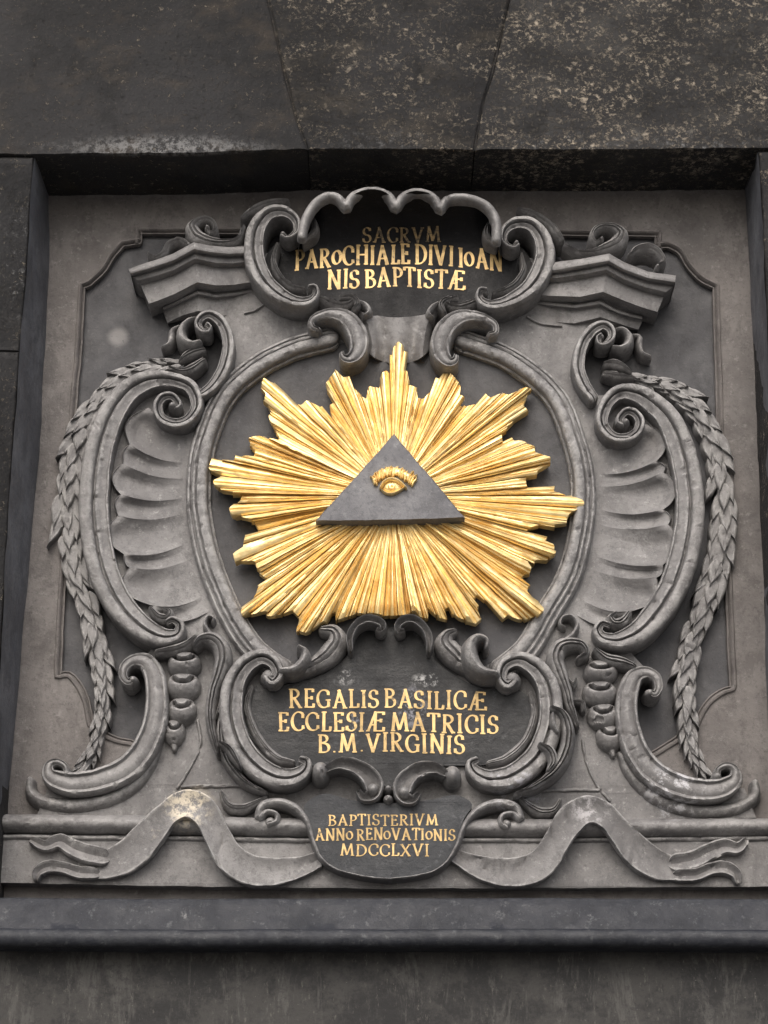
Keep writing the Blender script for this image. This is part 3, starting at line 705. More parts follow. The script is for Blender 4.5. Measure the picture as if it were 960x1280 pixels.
# ------------------------------------------------------------------ gilt lettering, drawn with a broad nib
def arc(cx, cy, rx, ry, a0, a1, n=14): return [(cx+rx*math.cos(R(a0+(a1-a0)*i/n)), cy+ry*math.sin(R(a0+(a1-a0)*i/n))) for i in range(n+1)]
def ser(x, y, l=.13): return [(x-l, y), (x+l, y)]
SV = .035
G = {
 'I': (.34, [[(.17, 0), (.17, 1)], ser(.17, SV), ser(.17, 1-SV)]),
 'A': (.80, [[(.12, 0), (.40, 1)], [(.36, 1), (.68, 0)], [(.20, .33), (.58, .33)], ser(.12, SV, .11), ser(.68, SV, .12)]),
 'B': (.66, [[(.16, 0), (.16, 1)], [(.04, 1-SV), (.3, 1-SV)] + arc(.3, .76, .22, .2, 90, -90, 10) + [(.16, .54)], [(.16, .52)] + [(.34, .52)] + arc(.34, .275, .25, .24, 90, -90, 10) + [(.04, SV)]]),
 'C': (.72, [arc(.42, .5, .34, .47, 48, 312, 22), [(.65, .86), (.65, .66)], [(.65, .12), (.66, .3)]]),
 'D': (.78, [[(.16, 0), (.16, 1)], [(.04, 1-SV), (.28, 1-SV)] + arc(.28, .5, .42, .46, 90, -90, 18) + [(.04, SV)]]),
 'E': (.60, [[(.16, 0), (.16, 1)], [(.04, 1-SV), (.52, 1-SV)], [(.16, .52), (.42, .52)], [(.04, SV), (.54, SV)], [(.51, .98), (.51, .82)], [(.53, .02), (.55, .22)], [(.42, .44), (.42, .62)]]),
 'G': (.80, [arc(.42, .5, .34, .47, 48, 325, 22), [(.66, .86), (.66, .68)], [(.68, .05), (.68, .42)], [(.52, .42), (.78, .42)]]),
 'H': (.82, [[(.16, 0), (.16, 1)], [(.66, 0), (.66, 1)], [(.16, .5), (.66, .5)], ser(.16, SV), ser(.16, 1-SV), ser(.66, SV), ser(.66, 1-SV)]),
 'L': (.56, [[(.16, 0), (.16, 1)], ser(.16, 1-SV), [(.04, SV), (.5, SV)], [(.49, .02), (.52, .24)]]),
 'M': (.98, [[(.12, 0), (.22, 1)], [(.2, 1), (.47, .08)], [(.47, .08), (.76, 1)], [(.74, 1), (.85, 0)], ser(.12, SV, .11), ser(.85, SV, .12)]),
 'N': (.80, [[(.15, 0), (.15, 1)], [(.13, 1), (.66, 0)], [(.66, 0), (.66, 1)], ser(.15, SV, .12), ser(.66, 1-SV, .12), [(.02, 1-SV), (.18, 1-SV)]]),
 'O': (.82, [arc(.41, .5, .34, .46, 90, 450, 28)]),
 'o': (.60, [[(p[0]*.72, p[1]*.72+.10) for p in arc(.41, .5, .34, .46, 90, 450, 24)]]),
 'P': (.60, [[(.16, 0), (.16, 1)], [(.04, 1-SV), (.3, 1-SV)] + arc(.3, .72, .25, .24, 90, -90, 12) + [(.16, .48)], ser(.16, SV)]),
 'R': (.72, [[(.16, 0), (.16, 1)], [(.04, 1-SV), (.3, 1-SV)] + arc(.3, .74, .24, .22, 90, -90, 12) + [(.16, .52)], [(.30, .52), (.62, .0)], ser(.16, SV), ser(.64, SV, .08)]),
 'S': (.58, [arc(.29, .73, .2, .235, 40, 270, 14) + arc(.28, .265, .23, .235, 90, -140, 14), [(.45, .93), (.47, .74)], [(.08, .06), (.07, .28)]]),
 'T': (.66, [[(.33, 0), (.33, 1)], [(.04, 1-SV), (.62, 1-SV)], ser(.33, SV), [(.05, .98), (.04, .80)], [(.61, .98), (.62, .80)]]),
 'V': (.78, [[(.1, 1), (.39, 0)], [(.37, 0), (.66, 1)], ser(.1, 1-SV, .11), ser(.66, 1-SV, .11)]),
 'X': (.74, [[(.1, 1), (.62, 0)], [(.1, 0), (.62, 1)], ser(.1, 1-SV, .1), ser(.62, SV, .1), ser(.1, SV, .1), ser(.62, 1-SV, .1)]),
 'Æ': (1.02, [[(.10, 0), (.48, 1)], [(.48, 0), (.48, 1)], [(.22, .33), (.5, .33)], ser(.1, SV, .1), [(.44, 1-SV), (.9, 1-SV)], [(.48, .54), (.78, .54)], [(.38, SV), (.93, SV)], [(.89, .98), (.89, .82)], [(.92, .02), (.94, .22)], [(.78, .46), (.78, .64)]]),
 '.': (.30, [[(.10, .07), (.20, .07)]]),
 ' ': (.13, []),
}
def inscription(parent, text, x0, x1, base, hgt, depth, mat, label=None, tilt=0.0, seed=0):
    """one line of lettering: base = [(x, y)...] of its foot line, depth(x, y) = relief height of the ground it is painted on"""
    rnd = random.Random(seed); bm = bmesh.new()
    sp = .07
    total = sum(G[c][0]+sp for c in text)-sp
    k = (x1-x0)/total; x = x0
    bx = [p[0] for p in base]; by = [p[1] for p in base]
    for ch in text:
        wd, strokes = G[ch]; jy = rnd.uniform(-.5, .5); sc_ = rnd.uniform(.96, 1.05); lean = rnd.uniform(-.03, .03)
        for si, st in enumerate(strokes):
            A = resample(np.array(st, float), .09) if len(st) > 2 else np.array([np.array(st[0])*(1-t)+np.array(st[1])*t for t in np.linspace(0, 1, 5)])
            A = A * np.array([k, hgt*sc_]) + np.array([rnd.uniform(-.3, .3), rnd.uniform(-.3, .3)])*hgt/24
            if len(st) > 2 and ch not in 'Oo': pass
            T = np.gradient(A, axis=0); T /= np.maximum(np.hypot(T[:, 0], T[:, 1]), 1e-9)[:, None]
            closed = ch in 'Oo'
            L, Rr = [], []
            for (gx, gy), (tx, ty) in zip(A, T):
                an = math.atan2(ty, tx); pen = hgt*max(.075, .160*abs(math.sin(an-R(18))))*(1+rnd.uniform(-.06, .06))
                for sgn, lst in ((1, L), (-1, Rr)):
                    px = gx - ty*sgn*pen/2; py = gy + tx*sgn*pen/2
                    X = x + px + lean*py; Y = np.interp(x+px, bx, by) + jy - py
                    lst.append(bm.verts.new(P(X, Y, depth(X, Y) + .0012 + .00016*si)))
            for i in range(len(L)-1): bm.faces.new((L[i], L[i+1], Rr[i+1], Rr[i]))
        x += (wd+sp)*k
    return build('inscription', bm, mat, parent, label, wob=0, smooth=False)

# ------------------------------------------------------------------ upper cartouche: a shell hood over a dark field
up = root('upper_cartouche', 'upper scrolled cartouche with scalloped shell hood and gold lettering', 'cartouche', P(497, 400, BW))
def w_up(x, y):
    d = max(0.0, (318-y)/73.0)
    return .056 + .140*d**1.7*max(0, 1-max(0, abs(x-499)-95)/60.0)
lobes = []
for lb_ in ([(377, 294), (380, 277), (387, 262), (397, 250), (411, 243), (424, 246), (433, 257)], [(433, 257), (440, 245), (454, 238), (472, 237), (486, 243), (495, 257)],
            [(495, 257), (503, 245), (516, 239), (532, 240), (544, 247), (550, 259)], [(550, 259), (559, 248), (578, 245), (600, 250), (614, 261), (621, 277), (621, 298)]):
    lobes += curve2(lb_, 6)[:-1]
lobes.append((621, 298))
def lob_dense(): return resample(np.array([(x, y, 0) for x, y in lobes], float), 2)[:, :2]
lip = lob_dense()
edge = [(330, 345), (332, 320), (345, 304), (362, 298)] + [tuple(p) for p in lip] + [(640, 303), (655, 312), (666, 330), (668, 352)]
foot_line = [(330, 347), (352, 372), (380, 384), (420, 390), (460, 394), (497, 397), (540, 394), (580, 390), (618, 386), (648, 374), (668, 355)]
E = resample(np.array(edge, float), 3); Fo = resample(np.array(foot_line, float), 3)
bm = bmesh.new(); rows = []
notch = [377, 432, 494, 549, 621]
for j in range(130):
    q = j/129; a = E[int(q*(len(E)-1))]; b = Fo[int(q*(len(Fo)-1))]; row = []
    lobe_s = 0
    for n0, n1 in zip(notch, notch[1:]):
        if n0 <= a[0] <= n1: lobe_s = math.sin(math.pi*(a[0]-n0)/(n1-n0))
    for i in range(27):
        t = (i/26)**1.15; x, y = a*(1-t)+b*t
        d = max(0.0, (318-y)/73.0)
        row.append(bm.verts.new(P(x, y, w_up(x, y) - .014*lobe_s*min(1, d*1.4)*(.35+d*.65))))
    rows.append(row)
for j in range(129):
    for i in range(26): bm.faces.new((rows[j][i], rows[j][i+1], rows[j+1][i+1], rows[j+1][i]))
fld = build('text_field', bm, M['shade_black'], up, 'black hollow shell field behind the lettering', wob=.0006, ang=60)
for args in (('SACRVM', 453, 551, [(453, 303), (551, 303)], 19, 'letter_worn', 'faded gold word SACRVM'),
             ('PARoCHIALE DIVI IoAN', 368, 628, [(368, 338), (430, 332), (495, 330), (560, 332), (628, 339)], 25, 'letter', 'gold line PAROCHIALE DIVI IOAN'),
             ('NIS BAPTISTÆ', 409, 582, [(409, 362), (495, 358), (582, 363)], 24, 'letter', 'gold line NIS BAPTISTAE')):
    t, x0, x1, bs, hg, mt, lb_ = args
    inscription(up, t, x0, x1, bs, hg, w_up, M[mt], lb_, seed=len(t))
bm = bmesh.new(); sweep(bm, [(x, y, 12.5) for x, y in lip], ROUND, .172, .024, smooth=False, step=2.0)
B2 = []; cen = np.array([499, 310])
for x, y in lip:
    d = np.array([x, y])-cen; d = d/np.hypot(*d)*3.0
    f_ = P(x+d[0], y+d[1], .184); B2.append((bm.verts.new(f_), bm.verts.new((f_.x+d[0]*.004, -.02, f_.z-d[1]*.004))))
for (a, b), (c, d) in zip(B2, B2[1:]): bm.faces.new((a, c, d, b))
build('shell_rim', bm, M['grey'], up, 'four-lobed scalloped rim of the hood')
def part(parent, nm, prof, flip, w0, h, pts, eye=None, lb=None, mat='grey'):
    bm = bmesh.new(); sweep(bm, pts, prof, w0, h, flip)
    if eye: dome(bm, eye[0], eye[1], eye[2], eye[2], w0, h*eye[3])
    return build(nm, bm, M[mat], parent, lb)
part(up, 'frame_scroll', SCR, False, .05, .085, pol(355, 291, [(120, 4, 6), (60, 8, 7), (0, 15, 9), (-45, 21, 11), (-90, 26, 15)]) + [(336, 267, 19), (322, 283, 23), (317, 306, 26), (320, 330, 27), (331, 352, 25), (348, 368, 22), (368, 378, 18), (385, 378, 15), (395, 370, 11), (394, 361, 8), (387, 361, 6)], (354, 293, 6, .95))
part(up, 'frame_scroll', SCR, True, .05, .085, pol(645, 303, [(60, 4, 6), (120, 8, 7), (180, 15, 9), (225, 20, 11), (270, 24, 15)]) + [(663, 281, 19), (677, 296, 23), (682, 318, 26), (676, 341, 27), (663, 360, 25), (645, 373, 22), (625, 381, 18), (608, 381, 15), (599, 373, 11), (601, 364, 8), (608, 364, 6)], (645, 304, 6, .95))
for pts in ([(384, 268, 6), (391, 276, 12), (393, 288, 12), (386, 296, 8), (379, 302, 4)], [(613, 276, 6), (609, 287, 12), (611, 298, 12), (619, 304, 8)],
            [(302, 274, 5), (312, 265, 11), (328, 256, 14), (345, 252, 12), (360, 252, 6)], [(648, 262, 6), (664, 266, 12), (680, 275, 14), (694, 287, 15), (703, 300, 10)],
            [(347, 305, 5), (342, 325, 9), (350, 345, 12), (365, 358, 12), (381, 362, 6)], [(652, 318, 5), (655, 335, 9), (646, 352, 12), (632, 362, 12), (617, 366, 6)]):
    bm = bmesh.new(); sweep(bm, pts, LEAF, .055, .07); build('leaf', bm, M['grey'], up)

# ------------------------------------------------------------------ lower cartouche
low = root('lower_cartouche', 'lower scrolled cartouche with three gold lines beginning REGALIS BASILICAE', 'cartouche', P(487, 1000, BW))
WL = .060
fieldp = curve2([(437, 815), (440, 792), (455, 775), (475, 776), (488, 785), (500, 776), (520, 775), (533, 792), (536, 815), (570, 845), (612, 862), (640, 858), (668, 880), (672, 905), (655, 935), (612, 955), (560, 957), (520, 960), (487, 985), (455, 960), (410, 955), (372, 958), (335, 945), (308, 912), (305, 880), (322, 856), (360, 856), (400, 845)], 5, True)
bm = bmesh.new(); slab(bm, fieldp, WL, BW-.01); build('text_field', bm, M['black'], low, 'black field behind the lettering', wob=.0006, smooth=False)
for i, (t, x0, x1, bs, hg, mt, lb_) in enumerate((('REGALIS BASILICÆ', 361, 609, [(361, 885), (490, 885), (609, 888)], 23, 'letter', 'gold line REGALIS BASILICAE'),
        ('ECCLESIÆ MATRICIS', 347, 623, [(347, 914), (490, 914), (623, 918)], 24, 'letter', 'gold line ECCLESIAE MATRICIS'),
        ('B.M.VIRGINIS', 397, 581, [(397, 941), (490, 940), (581, 943)], 24, 'letter', 'gold line B.M.VIRGINIS'))):
    inscription(low, t, x0, x1, bs, hg, lambda x, y: WL, M[mt], lb_, seed=40+i)
part(low, 'frame_scroll', SCR, False, .045, .072, [(334, 846, 12), (341, 852, 15), (348, 843, 15), (343, 829, 16), (328, 821, 19), (309, 829, 23), (295, 847, 26), (289, 872, 28), (290, 902, 29), (300, 933, 30), (319, 957, 29), (344, 971, 27), (366, 972, 23), (381, 963, 17), (383, 952, 11), (376, 949, 8)], (336, 845, 12, .9))
part(low, 'frame_scroll', SCR, True, .045, .072, [(643, 850, 12), (634, 856, 15), (626, 847, 15), (630, 832, 16), (646, 824, 19), (666, 831, 23), (682, 849, 26), (689, 876, 28), (688, 906, 29), (678, 936, 30), (658, 959, 29), (632, 973, 27), (608, 974, 23), (592, 964, 17), (589, 954, 11), (596, 950, 8)], (640, 849, 13, .9))
part(low, 'frill', LEAF, False, WL-.01, .03, [(315, 858, 6), (309, 880, 9), (314, 905, 10), (327, 929, 11), (346, 947, 11), (366, 952, 7)])
part(low, 'frill', LEAF, False, WL-.01, .03, [(663, 866, 6), (669, 886, 9), (665, 910, 10), (652, 932, 11), (632, 948, 11), (611, 954, 7)])
part(low, 'outer_leaf', LEAF, False, .045, .06, [(286, 862, 6), (279, 890, 11), (277, 920, 14), (285, 950, 13), (305, 976, 11), (332, 990, 6)])
part(low, 'outer_leaf', LEAF, False, .045, .095, [(690, 884, 8), (704, 893, 15), (711, 913, 18), (708, 938, 18), (696, 960, 15), (672, 980, 10), (645, 992, 6)])
part(low, 'leaf_knot', LEAF, False, .06, .085, [(275, 928, 6), (286, 935, 12), (293, 946, 12), (300, 958, 6)])
part(low, 'leaf_knot', LEAF, False, .06, .085, [(676, 930, 8), (688, 938, 16), (692, 952, 14), (686, 962, 6)])
part(low, 'leaf_knot', ROUND, False, .06, .08, [(691, 892, 6), (692, 904, 11), (697, 915, 7)])
# acanthus rolls at the shoulders
part(low, 'shoulder_leaf', LEAF, False, .05, .052, [(350, 836, 8), (372, 838, 14), (395, 828, 21), (413, 814, 28), (421, 799, 27), (416, 788, 20), (403, 786, 13)])
part(low, 'shoulder_leaf', LEAF, False, .05, .052, [(626, 842, 8), (606, 840, 14), (584, 830, 21), (567, 816, 28), (556, 802, 27), (560, 792, 18), (568, 788, 10)])
part(low, 'shoulder_curl', ROUND, False, .06, .075, [(352, 838, 10), (368, 836, 17), (380, 825, 18), (381, 813, 13), (374, 808, 8)])
part(low, 'shoulder_curl', ROUND, False, .06, .09, [(620, 842, 12), (602, 838, 20), (590, 824, 24), (588, 806, 22), (598, 796, 16), (608, 800, 10), (608, 809, 7)])
# crest of two little curls
part(low, 'crest_curl', COVE, False, .055, .075, [(438, 812, 6), (437, 797, 9), (444, 783, 10), (457, 775, 11), (469, 776, 11), (478, 782, 9), (477, 789, 7), (471, 788, 5)], (472, 787, 4, .9))
part(low, 'crest_curl', COVE, True, .055, .075, [(536, 813, 6), (536, 798, 9), (529, 784, 10), (517, 775, 11), (505, 776, 11), (497, 783, 9), (498, 790, 7), (504, 789, 5)], (503, 788, 4, .9))
# beads and curls along the foot
part(low, 'foot_curl', COVE, False, .05, .075, [(410, 961, 10), (424, 955, 15), (441, 957, 19), (457, 966, 22), (467, 980, 24), (465, 994, 18), (454, 997, 11), (449, 990, 7)], (466, 986, 10, 1.1))
part(low, 'foot_curl', COVE, True, .05, .075, [(556, 967, 10), (543, 961, 15), (526, 962, 19), (511, 971, 22), (503, 984, 24), (505, 997, 18), (516, 1000, 11), (522, 993, 7)], (505, 990, 10, 1.1))
for x, y, a, b in ((400, 963, 12, 15), (566, 968, 12, 15), (485, 998, 7, 7), (485, 986, 6, 6)):
    bm = bmesh.new(); dome(bm, x, y, a, b, .05, .08); build('bead', bm, M['grey'], low)

# ------------------------------------------------------------------ base: torus moulding and plinth
base = root('base_moulding', 'grey round moulding and plain plinth running under the whole carving', 'moulding', P(485, 1110, .05))
bm = bmesh.new(); slab(bm, dense([(3, 1044), (150, 1046), (480, 1050), (820, 1050), (966, 1046), (970, 1108), (480, 1111), (200, 1107), (-1, 1103)], 12, .8, 4), .062, .0012); build('plinth', bm, M['flat'], base, wob=.001, smooth=False)
bm = bmesh.new(); sweep(bm, [(6, 1027, 23), (150, 1029, 24), (480, 1033, 24), (800, 1033, 24), (962, 1032, 23)], TORUS, .03, .066, step=6)
sweep(bm, [(5, 1046, 9), (480, 1051, 9), (964, 1048, 9)], TORUS, .03, .042, step=6)
build('round_moulding', bm, M['grey'], base)

# ------------------------------------------------------------------ ribbon banner with its dated scroll
rib = root('ribbon_banner', 'wavy grey stone ribbon with forked ends carrying the dated scroll MDCCLXVI', 'ribbon', P(485, 1100, .06))
def ribbon(nm, upper, lower, wts, label):
    A = resample(catmull([(x, y, 0) for x, y in upper], 12), 1)[:, :2]; B = resample(catmull([(x, y, 0) for x, y in lower], 12), 1)[:, :2]
    # match the two edges by x so cross-lines stay short
    n = 90; bm = bmesh.new(); F_, K = [], []
    for i in range(n+1):
        q = i/n; a = A[int(q*(len(A)-1))]; b = B[int(q*(len(B)-1))]
        w = np.interp(q, [t for t, _ in wts], [v for _, v in wts]); row = []; bk = []
        for s in (0, .04, .12, .25, .5, .75, .88, .96, 1):
            e = .012*math.cos(2*math.pi*s)*.5 -.006*(1-math.sin(math.pi*min(max(s, 0), 1)))+.004*math.exp(-((min(s, 1-s)-.06)/.05)**2)
            p = P(*(a*(1-s)+b*s), w+e); row.append(bm.verts.new(p)); bk.append(bm.verts.new((p.x, p.y+.030, p.z)))
        F_.append(row); K.append(bk)
    for i in range(n):
        for j in range(8):
            bm.faces.new((F_[i][j], F_[i][j+1], F_[i+1][j+1], F_[i+1][j])); bm.faces.new((K[i][j], K[i+1][j], K[i+1][j+1], K[i][j+1]))
        for j in (0, 8): bm.faces.new((F_[i][j], F_[i+1][j], K[i+1][j], K[i][j]))
    for i in (0, n):
        for j in range(8): bm.faces.new((F_[i][j], F_[i][j+1], K[i][j+1], K[i][j]))
    return build(nm, bm, M['grey'], rib, label, wob=.0013)
ribbon('ribbon_band', [(100, 1060), (130, 1062), (150, 1052), (168, 1034), (198, 1006), (218, 991), (238, 987), (258, 994), (272, 1008), (284, 1034), (300, 1058), (322, 1070), (350, 1072), (378, 1070), (402, 1062)],
    [(95, 1097), (130, 1099), (162, 1091), (188, 1072), (206, 1048), (218, 1030), (232, 1022), (245, 1030), (256, 1052), (268, 1076), (286, 1096), (315, 1108), (345, 1107), (375, 1098), (402, 1084)],
    [(0, .072), (.12, .078), (.35, .112), (.5, .118), (.66, .105), (.85, .085), (1, .08)], 'left wave of the ribbon, with a worn pale crest')
ribbon('ribbon_band', [(868, 1070), (845, 1070), (826, 1062), (806, 1046), (781, 1022), (762, 1003), (738, 994), (714, 1000), (697, 1014), (682, 1042), (666, 1064), (642, 1072), (615, 1072), (592, 1068), (566, 1060)],
    [(875, 1097), (846, 1101), (816, 1098), (790, 1083), (770, 1059), (754, 1036), (738, 1029), (721, 1044), (705, 1070), (690, 1092), (664, 1107), (630, 1109), (598, 1100), (575, 1085), (562, 1076)],
    [(0, .072), (.12, .078), (.35, .112), (.5, .118), (.66, .105), (.85, .085), (1, .08)], 'right wave of the ribbon, flaking along its crest')
TAIL = [(-1, -.4), (-1, .45), (-.92, .8), (-.75, .95), (-.4, .82), (0, .70), (.4, .78), (.75, 1), (.93, .9), (1, .55), (1, -.4)]
for pts in ([(128, 1070, 24), (108, 1066, 24), (90, 1059, 22), (74, 1051, 19), (56, 1057, 15), (40, 1050, 10)], [(118, 1091, 17), (98, 1090, 17), (78, 1084, 16), (60, 1083, 17), (48, 1090, 15), (46, 1098, 9)],
            [(846, 1078, 24), (868, 1074, 24), (888, 1064, 22), (906, 1058, 19), (922, 1060, 15), (932, 1051, 9)], [(848, 1094, 17), (870, 1093, 17), (889, 1086, 16), (906, 1085, 17), (919, 1092, 15), (922, 1102, 9)]):
    bm = bmesh.new(); sweep(bm, pts, TAIL, .045, .045); build('forked_tail', bm, M['grey'], rib)
WP = .100
pan = curve2([(404, 992), (440, 1000), (487, 1004), (535, 1000), (572, 994), (590, 1006), (580, 1024), (573, 1046), (568, 1062), (557, 1078), (528, 1093), (487, 1098), (445, 1094), (415, 1085), (400, 1072), (392, 1052), (388, 1030), (380, 1008)], 6, True)
bm = bmesh.new(); slab(bm, pan, WP, .04); build('scroll_panel', bm, M['slate'], rib, 'dark slate panel with the date', wob=.0005, smooth=False)
for i, (t, x0, x1, bs, hg) in enumerate((('BAPTISTERIVM', 410, 548, [(410, 1032), (548, 1032)], 14), ('ANNo RENoVATIoNIS', 394, 569, [(394, 1051), (480, 1050), (569, 1051)], 15), ('MDCCLXVI', 425, 537, [(425, 1070), (537, 1070)], 15))):
    inscription(rib, t, x0, x1, bs, hg, lambda x, y: WP, M['letter'], 'gold line '+t.upper(), seed=70+i)
part(rib, 'panel_rim', ROUND, False, .06, .052, [(337, 1030, 9), (346, 1026, 9), (346, 1017, 9), (333, 1014, 10), (324, 1022, 12), (328, 1007, 14), (346, 1002, 15), (366, 1007, 14), (380, 1020, 11), (388, 1038, 8), (393, 1056, 7), (402, 1074, 6), (420, 1087, 5), (450, 1095, 5), (487, 1099, 5)], (338, 1027, 8, .95), 'rolled left edge of the scroll panel')
part(rib, 'panel_rim', ROUND, False, .06, .052, [(632, 1034, 9), (626, 1030, 9), (628, 1020, 9), (640, 1017, 10), (650, 1024, 12), (645, 1010, 14), (628, 1004, 15), (606, 1008, 14), (589, 1020, 11), (579, 1036, 8), (572, 1056, 7), (560, 1076, 6), (545, 1088, 5), (520, 1095, 5), (487, 1099, 5)], (633, 1030, 8, .95), 'rolled right edge of the scroll panel')
part(rib, 'leaf_roll', LEAF, False, .05, .04, [(276, 990, 6), (284, 1006, 12), (300, 1010, 14), (318, 1004, 10), (332, 996, 5)])
part(rib, 'leaf_roll', LEAF, False, .05, .04, [(700, 1000, 6), (692, 1012, 12), (676, 1014, 14), (660, 1006, 10), (650, 998, 5)])

# ------------------------------------------------------------------ gilded sunburst
SUNC = (491, 620)
crop = [(482,28),(495,12),(508,25),(510,80),(518,85),(522,115),(540,125),(542,152),(557,150),(575,130),(600,90),(620,88),(645,118),(640,150),(625,168),(655,170),(690,160),(745,135),(760,140),(800,122),(815,125),(795,165),(795,185),(770,205),(742,235),(748,256),(790,250),(820,265),(825,280),(862,290),(858,305),(835,320),(800,342),(806,372),(870,372),(900,382),(942,392),(940,405),(905,425),(900,450),(840,452),(795,462),(810,480),(870,500),(872,520),(850,540),(795,530),(815,555),(812,570),(775,572),(815,595),(803,612),(845,655),(830,675),(780,680),(720,650),(685,620),(668,612),(680,640),(695,680),(680,690),(640,675),(602,642),(612,680),(590,675),(565,650),(568,678),(548,675),(530,652),(520,668),(470,672),(440,665),(400,665),(345,682),(345,660),(330,672),(275,710),(250,708),(258,680),(240,655),(210,670),(185,672),(175,660),(120,672),(118,655),(150,625),(160,600),(180,587),(155,557),(155,540),(105,540),(95,520),(125,505),(125,480),(160,470),(150,440),(95,430),(88,412),(115,395),(125,375),(75,370),(52,355),(50,345),(75,335),(38,320),(50,295),(105,298),(125,285),(180,295),(140,265),(138,245),(155,238),(215,250),(200,225),(185,195),(190,180),(175,150),(178,130),(163,125),(172,98),(190,110),(225,150),(260,165),(275,155),(310,170),(338,200),(330,165),(345,160),(320,115),(330,100),(345,82),(370,105),(390,125),(418,152),(425,120),(450,125),(455,90),(468,80),(475,90)]
outl = np.array([(240+x/1.92, 420+y/1.92) for x, y in crop]) - np.array(SUNC)
def reach(th):
    d = np.array([math.cos(th), math.sin(th)]); best = 100.0
    for i in range(len(outl)):
        a = outl[i]; b = outl[(i+1) % len(outl)]; e = b-a
        den = d[0]*e[1]-d[1]*e[0]
        if abs(den) < 1e-9: continue
        t = (a[0]*e[1]-a[1]*e[0])/den; u = (a[0]*d[1]-a[1]*d[0])/den
        if t > 0 and 0 <= u <= 1: best = max(best, t)
    return best
sun = root('gilded_sunburst', 'gilded sunburst of many fluted rays in the middle of the oval', 'sunburst', P(SUNC[0], SUNC[1], .06))
NR = 98
rnd = random.Random(11)
ths = [2*math.pi*(i+rnd.uniform(-.28, .28))/NR for i in range(NR)]
for i in range(NR):
    t0, t1 = ths[i], ths[(i+1) % NR] + (2*math.pi if i == NR-1 else 0)
    bm = bmesh.new()
    lift = rnd.uniform(-.012, .012); crest = rnd.uniform(.35, .65); hr = rnd.uniform(.0050, .0095); groove = rnd.uniform(.25, .75)
    qs = [0, .06, .18, .3, .42, .5, .6, .7, .82, .94, 1]
    rs = [reach(t0+(t1-t0)*q) for q in (.08, .2, .35, .5, .65, .8, .92)]
    top = max(rs); Rq = lambda q: max(np.interp(q, (.08, .2, .35, .5, .65, .8, .92), rs), top*.93)
    sl = rnd.uniform(-.02, .02)
    rows = []
    for q in qs:
        th = t0+(t1-t0)*q; Rm = Rq(q)*(1+sl*(q-.5))
        prof = 1-abs(q-crest)/max(crest, 1-crest); prof = prof**.6
        prof -= .55*math.exp(-((q-groove)/.07)**2) + .30*math.exp(-((q-(groove+.45) % 1)/.05)**2)
        row = []
        for k in range(17):
            r = 34+(Rm-34)*k/16
            kk = min(1, r/110.0)
            w = .112 - .016*(r/235.0) + lift*kk + hr*1.5*prof*kk*kk + .0012*math.sin(r*.35+i*2.1+q*4) + .0016*noise.noise(Vector((r*.12, q*3, i)))
            if q in (0, 1): w -= .010*kk
            if k >= 15: w -= (.002, .007)[k-15]
            row.append(bm.verts.new(P(SUNC[0]+math.cos(th)*r, SUNC[1]+math.sin(th)*r, w)))
        e = row[-1].co; row.append(bm.verts.new((e.x, e.y+.028, e.z)))
        rows.append(row)
    for a, b in zip(rows, rows[1:]):
        for k in range(len(a)-1): bm.faces.new((a[k], a[k+1], b[k+1], b[k]))
    for row in (rows[0], rows[-1]):
        bk = [bm.verts.new((v.co.x, v.co.y+.028, v.co.z)) for v in row[:-1]]
        for k in range(len(bk)-1): bm.faces.new((row[k], row[k+1], bk[k+1], bk[k]))
    build('ray', bm, M['gold'], sun, wob=.0009, ang=24)

# ------------------------------------------------------------------ triangle with the eye
tri = root('triangle', 'grey triangle with a golden eye in the centre of the sunburst', 'triangle', P(489, 651, .12))
bm = bmesh.new()
T0 = [(492.5, 543), (581.5, 647.5), (540, 649.5), (440, 651), (394.5, 651.5)]
def inset(pts, k):
    c = (490, 618); return [(x+(c[0]-x)*k, y+(c[1]-y)*k) for x, y in pts]
fr_ = [bm.verts.new(P(x, y, .150)) for x, y in dense(inset(T0, .03), 4, .6, 3)]
md = [bm.verts.new(P(x, y, .146)) for x, y in dense(T0, 4, .6, 3)]
m_ = min(len(fr_), len(md))
if len(fr_) != len(md):
    for v in fr_+md: bm.verts.remove(v)
    o_ = dense(T0, 4, .6, 3); fr_ = [bm.verts.new(P(*p, .150)) for p in inset(o_, .03)]; md = [bm.verts.new(P(*p, .146)) for p in o_]
bk = [bm.verts.new((v.co.x, -.085, v.co.z)) for v in md]
n = len(fr_)
bm.faces.new(fr_)
for i in range(n):
    j = (i+1) % n
    bm.faces.new((fr_[i], fr_[j], md[j], md[i])); bm.faces.new((md[i], md[j], bk[j], bk[i]))
build('slab', bm, M['triangle'], tri, wob=.0007, ang=30)
eye = bmesh.new(); dome(eye, 490, 608, 13, 8.5, .149, .012); eye_o = build('eye', eye, M['gold'], tri, 'golden eye', wob=.0004)
def gp(nm, prof, w0, h, pts, lump=0, parent=eye_o, lb=None):
    bm = bmesh.new(); sweep(bm, pts, prof, w0, h, step=1.0, lump=lump); return build(nm, bm, M['gold'], parent, lb, wob=.0007)
gp('eyelid', ROUND, .150, .020, [(475.5, 609, 3), (480, 602, 4.5), (488, 598, 5.5), (497, 600, 5), (504, 605, 4), (508, 609, 2.5)], lb='upper eyelid')
gp('eyelid', ROUND, .150, .014, [(477, 611, 2), (483, 615.5, 3), (490, 616.5, 3.5), (497, 614, 3), (505, 609, 2)], lb='lower eyelid')
gp('iris', ROUND, .154, .012, [(486, 606.5, 2), (487, 610, 2.2), (490, 611.2, 2.4), (493, 610, 2.2), (494, 606.5, 2)])
bm = bmesh.new(); dome(bm, 490, 606.8, 2.2, 2.2, .154, .011); build('pupil', bm, M['gold'], eye_o, wob=0)
bm = bmesh.new()
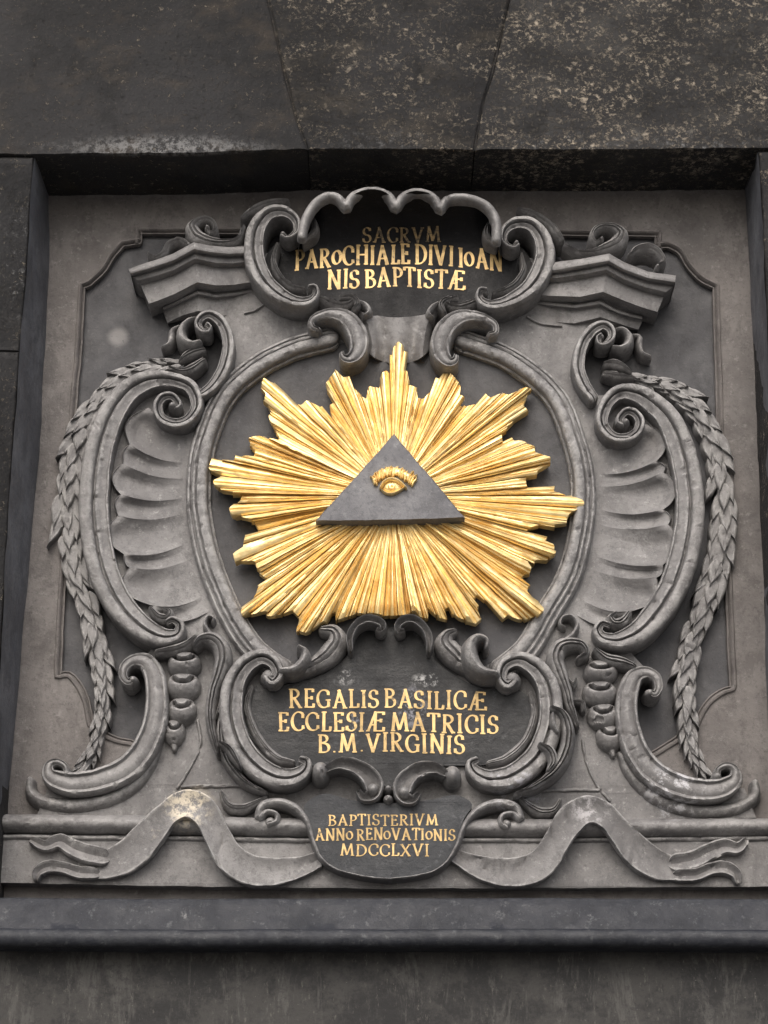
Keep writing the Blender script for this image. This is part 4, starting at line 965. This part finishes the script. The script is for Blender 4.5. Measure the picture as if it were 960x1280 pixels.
rb2 = random.Random(4)
sweep(bm, [(468, 600, 5), (473, 595, 9), (481, 590, 11), (491, 588, 11), (501, 590, 10), (510, 595, 9), (517, 601, 4)], ROUND, .149, .012, step=1.2, lump=.8)
arcp = resample(catmull([(468, 600, 0), (473, 595, 0), (481, 590, 0), (491, 588, 0), (501, 590, 0), (510, 595, 0), (517, 601, 0)], 8), 1)
for j in range(0, len(arcp)-2, 2):
    x, y = arcp[j][0]+rb2.uniform(-1, 1), arcp[j][1]+rb2.uniform(0, 3); dx = (x-485)*.10
    sweep(bm, [(x-dx*.4, y+4, 2.6), (x, y, 3.8), (x+dx+rb2.uniform(-1, 1), y-4, 3.2), (x+dx*1.7+rb2.uniform(-2, 2), y-rb2.uniform(5, 7.5), 1.6)], ROUND, .152, rb2.uniform(.009, .014), step=1.2)
build('eyebrow', bm, M['gold'], tri, 'bushy golden eyebrow', wob=.0006)

# ------------------------------------------------------------------ ledge and the wall below
led = root('stone_ledge', 'blue-grey painted stone ledge with rounded nose below the niche', 'ledge', P(480, 1172, .2))
bm = bmesh.new()
tp = P(480, 1123, .205); nz = P(480, 1161, .245); un = P(480, 1176, .225)
prof = [(-.05, tp.z+.012), (.16, tp.z+.006), (.203, tp.z), (.208, tp.z-.004)]
prof += [(.208+(.240-.208)*t, tp.z-.004+(nz.z-tp.z+.004)*t) for t in (.25, .5, .75, 1)]
r_ = .020
prof += [(.240+r_*.9*math.sin(R(a)), nz.z-r_*(1-math.cos(R(a)))) for a in (25, 50, 75, 100, 125, 150, 175)] + [(.20, nz.z-.040), (.13, nz.z-.041)]
xs = np.linspace(-2.0, 2.0, 260); rows = []
for x in xs:
    rows.append([bm.verts.new((x, -(w+.0016*noise.noise(Vector((x*9, 0, z*9)))), z + .004*noise.noise(Vector((x*1.6, 3, 0))) + .0013*noise.noise(Vector((x*22, 1, w*5))))) for w, z in prof])
for a, b in zip(rows, rows[1:]):
    for k in range(len(prof)-1): bm.faces.new((a[k], a[k+1], b[k+1], b[k]))
build('ledge', bm, M['ledge'], led, wob=.0008, ang=50)
bm = bmesh.new()
zt = nz.z-.039
for x, y, z in ((-2.4, -.165, 0), (2.4, -.165, 0), (2.4, -.165, zt), (-2.4, -.165, zt)): bm.verts.new((x, y, z))
bm.verts.ensure_lookup_table(); f0 = bm.faces.new(bm.verts[:])
g_ = bmesh.ops.extrude_face_region(bm, geom=[f0])
for v in g_['geom']:
    if isinstance(v, bmesh.types.BMVert): v.co.y += .5
lw = build('lower_wall', bm, M['lower'], None, wob=0, smooth=False)
lw['label'] = 'dark streaked stone wall below the blue-grey ledge'; lw['category'] = 'wall'
print('vertices', sum(len(o.data.vertices) for o in col.objects if o.type == 'MESH'))
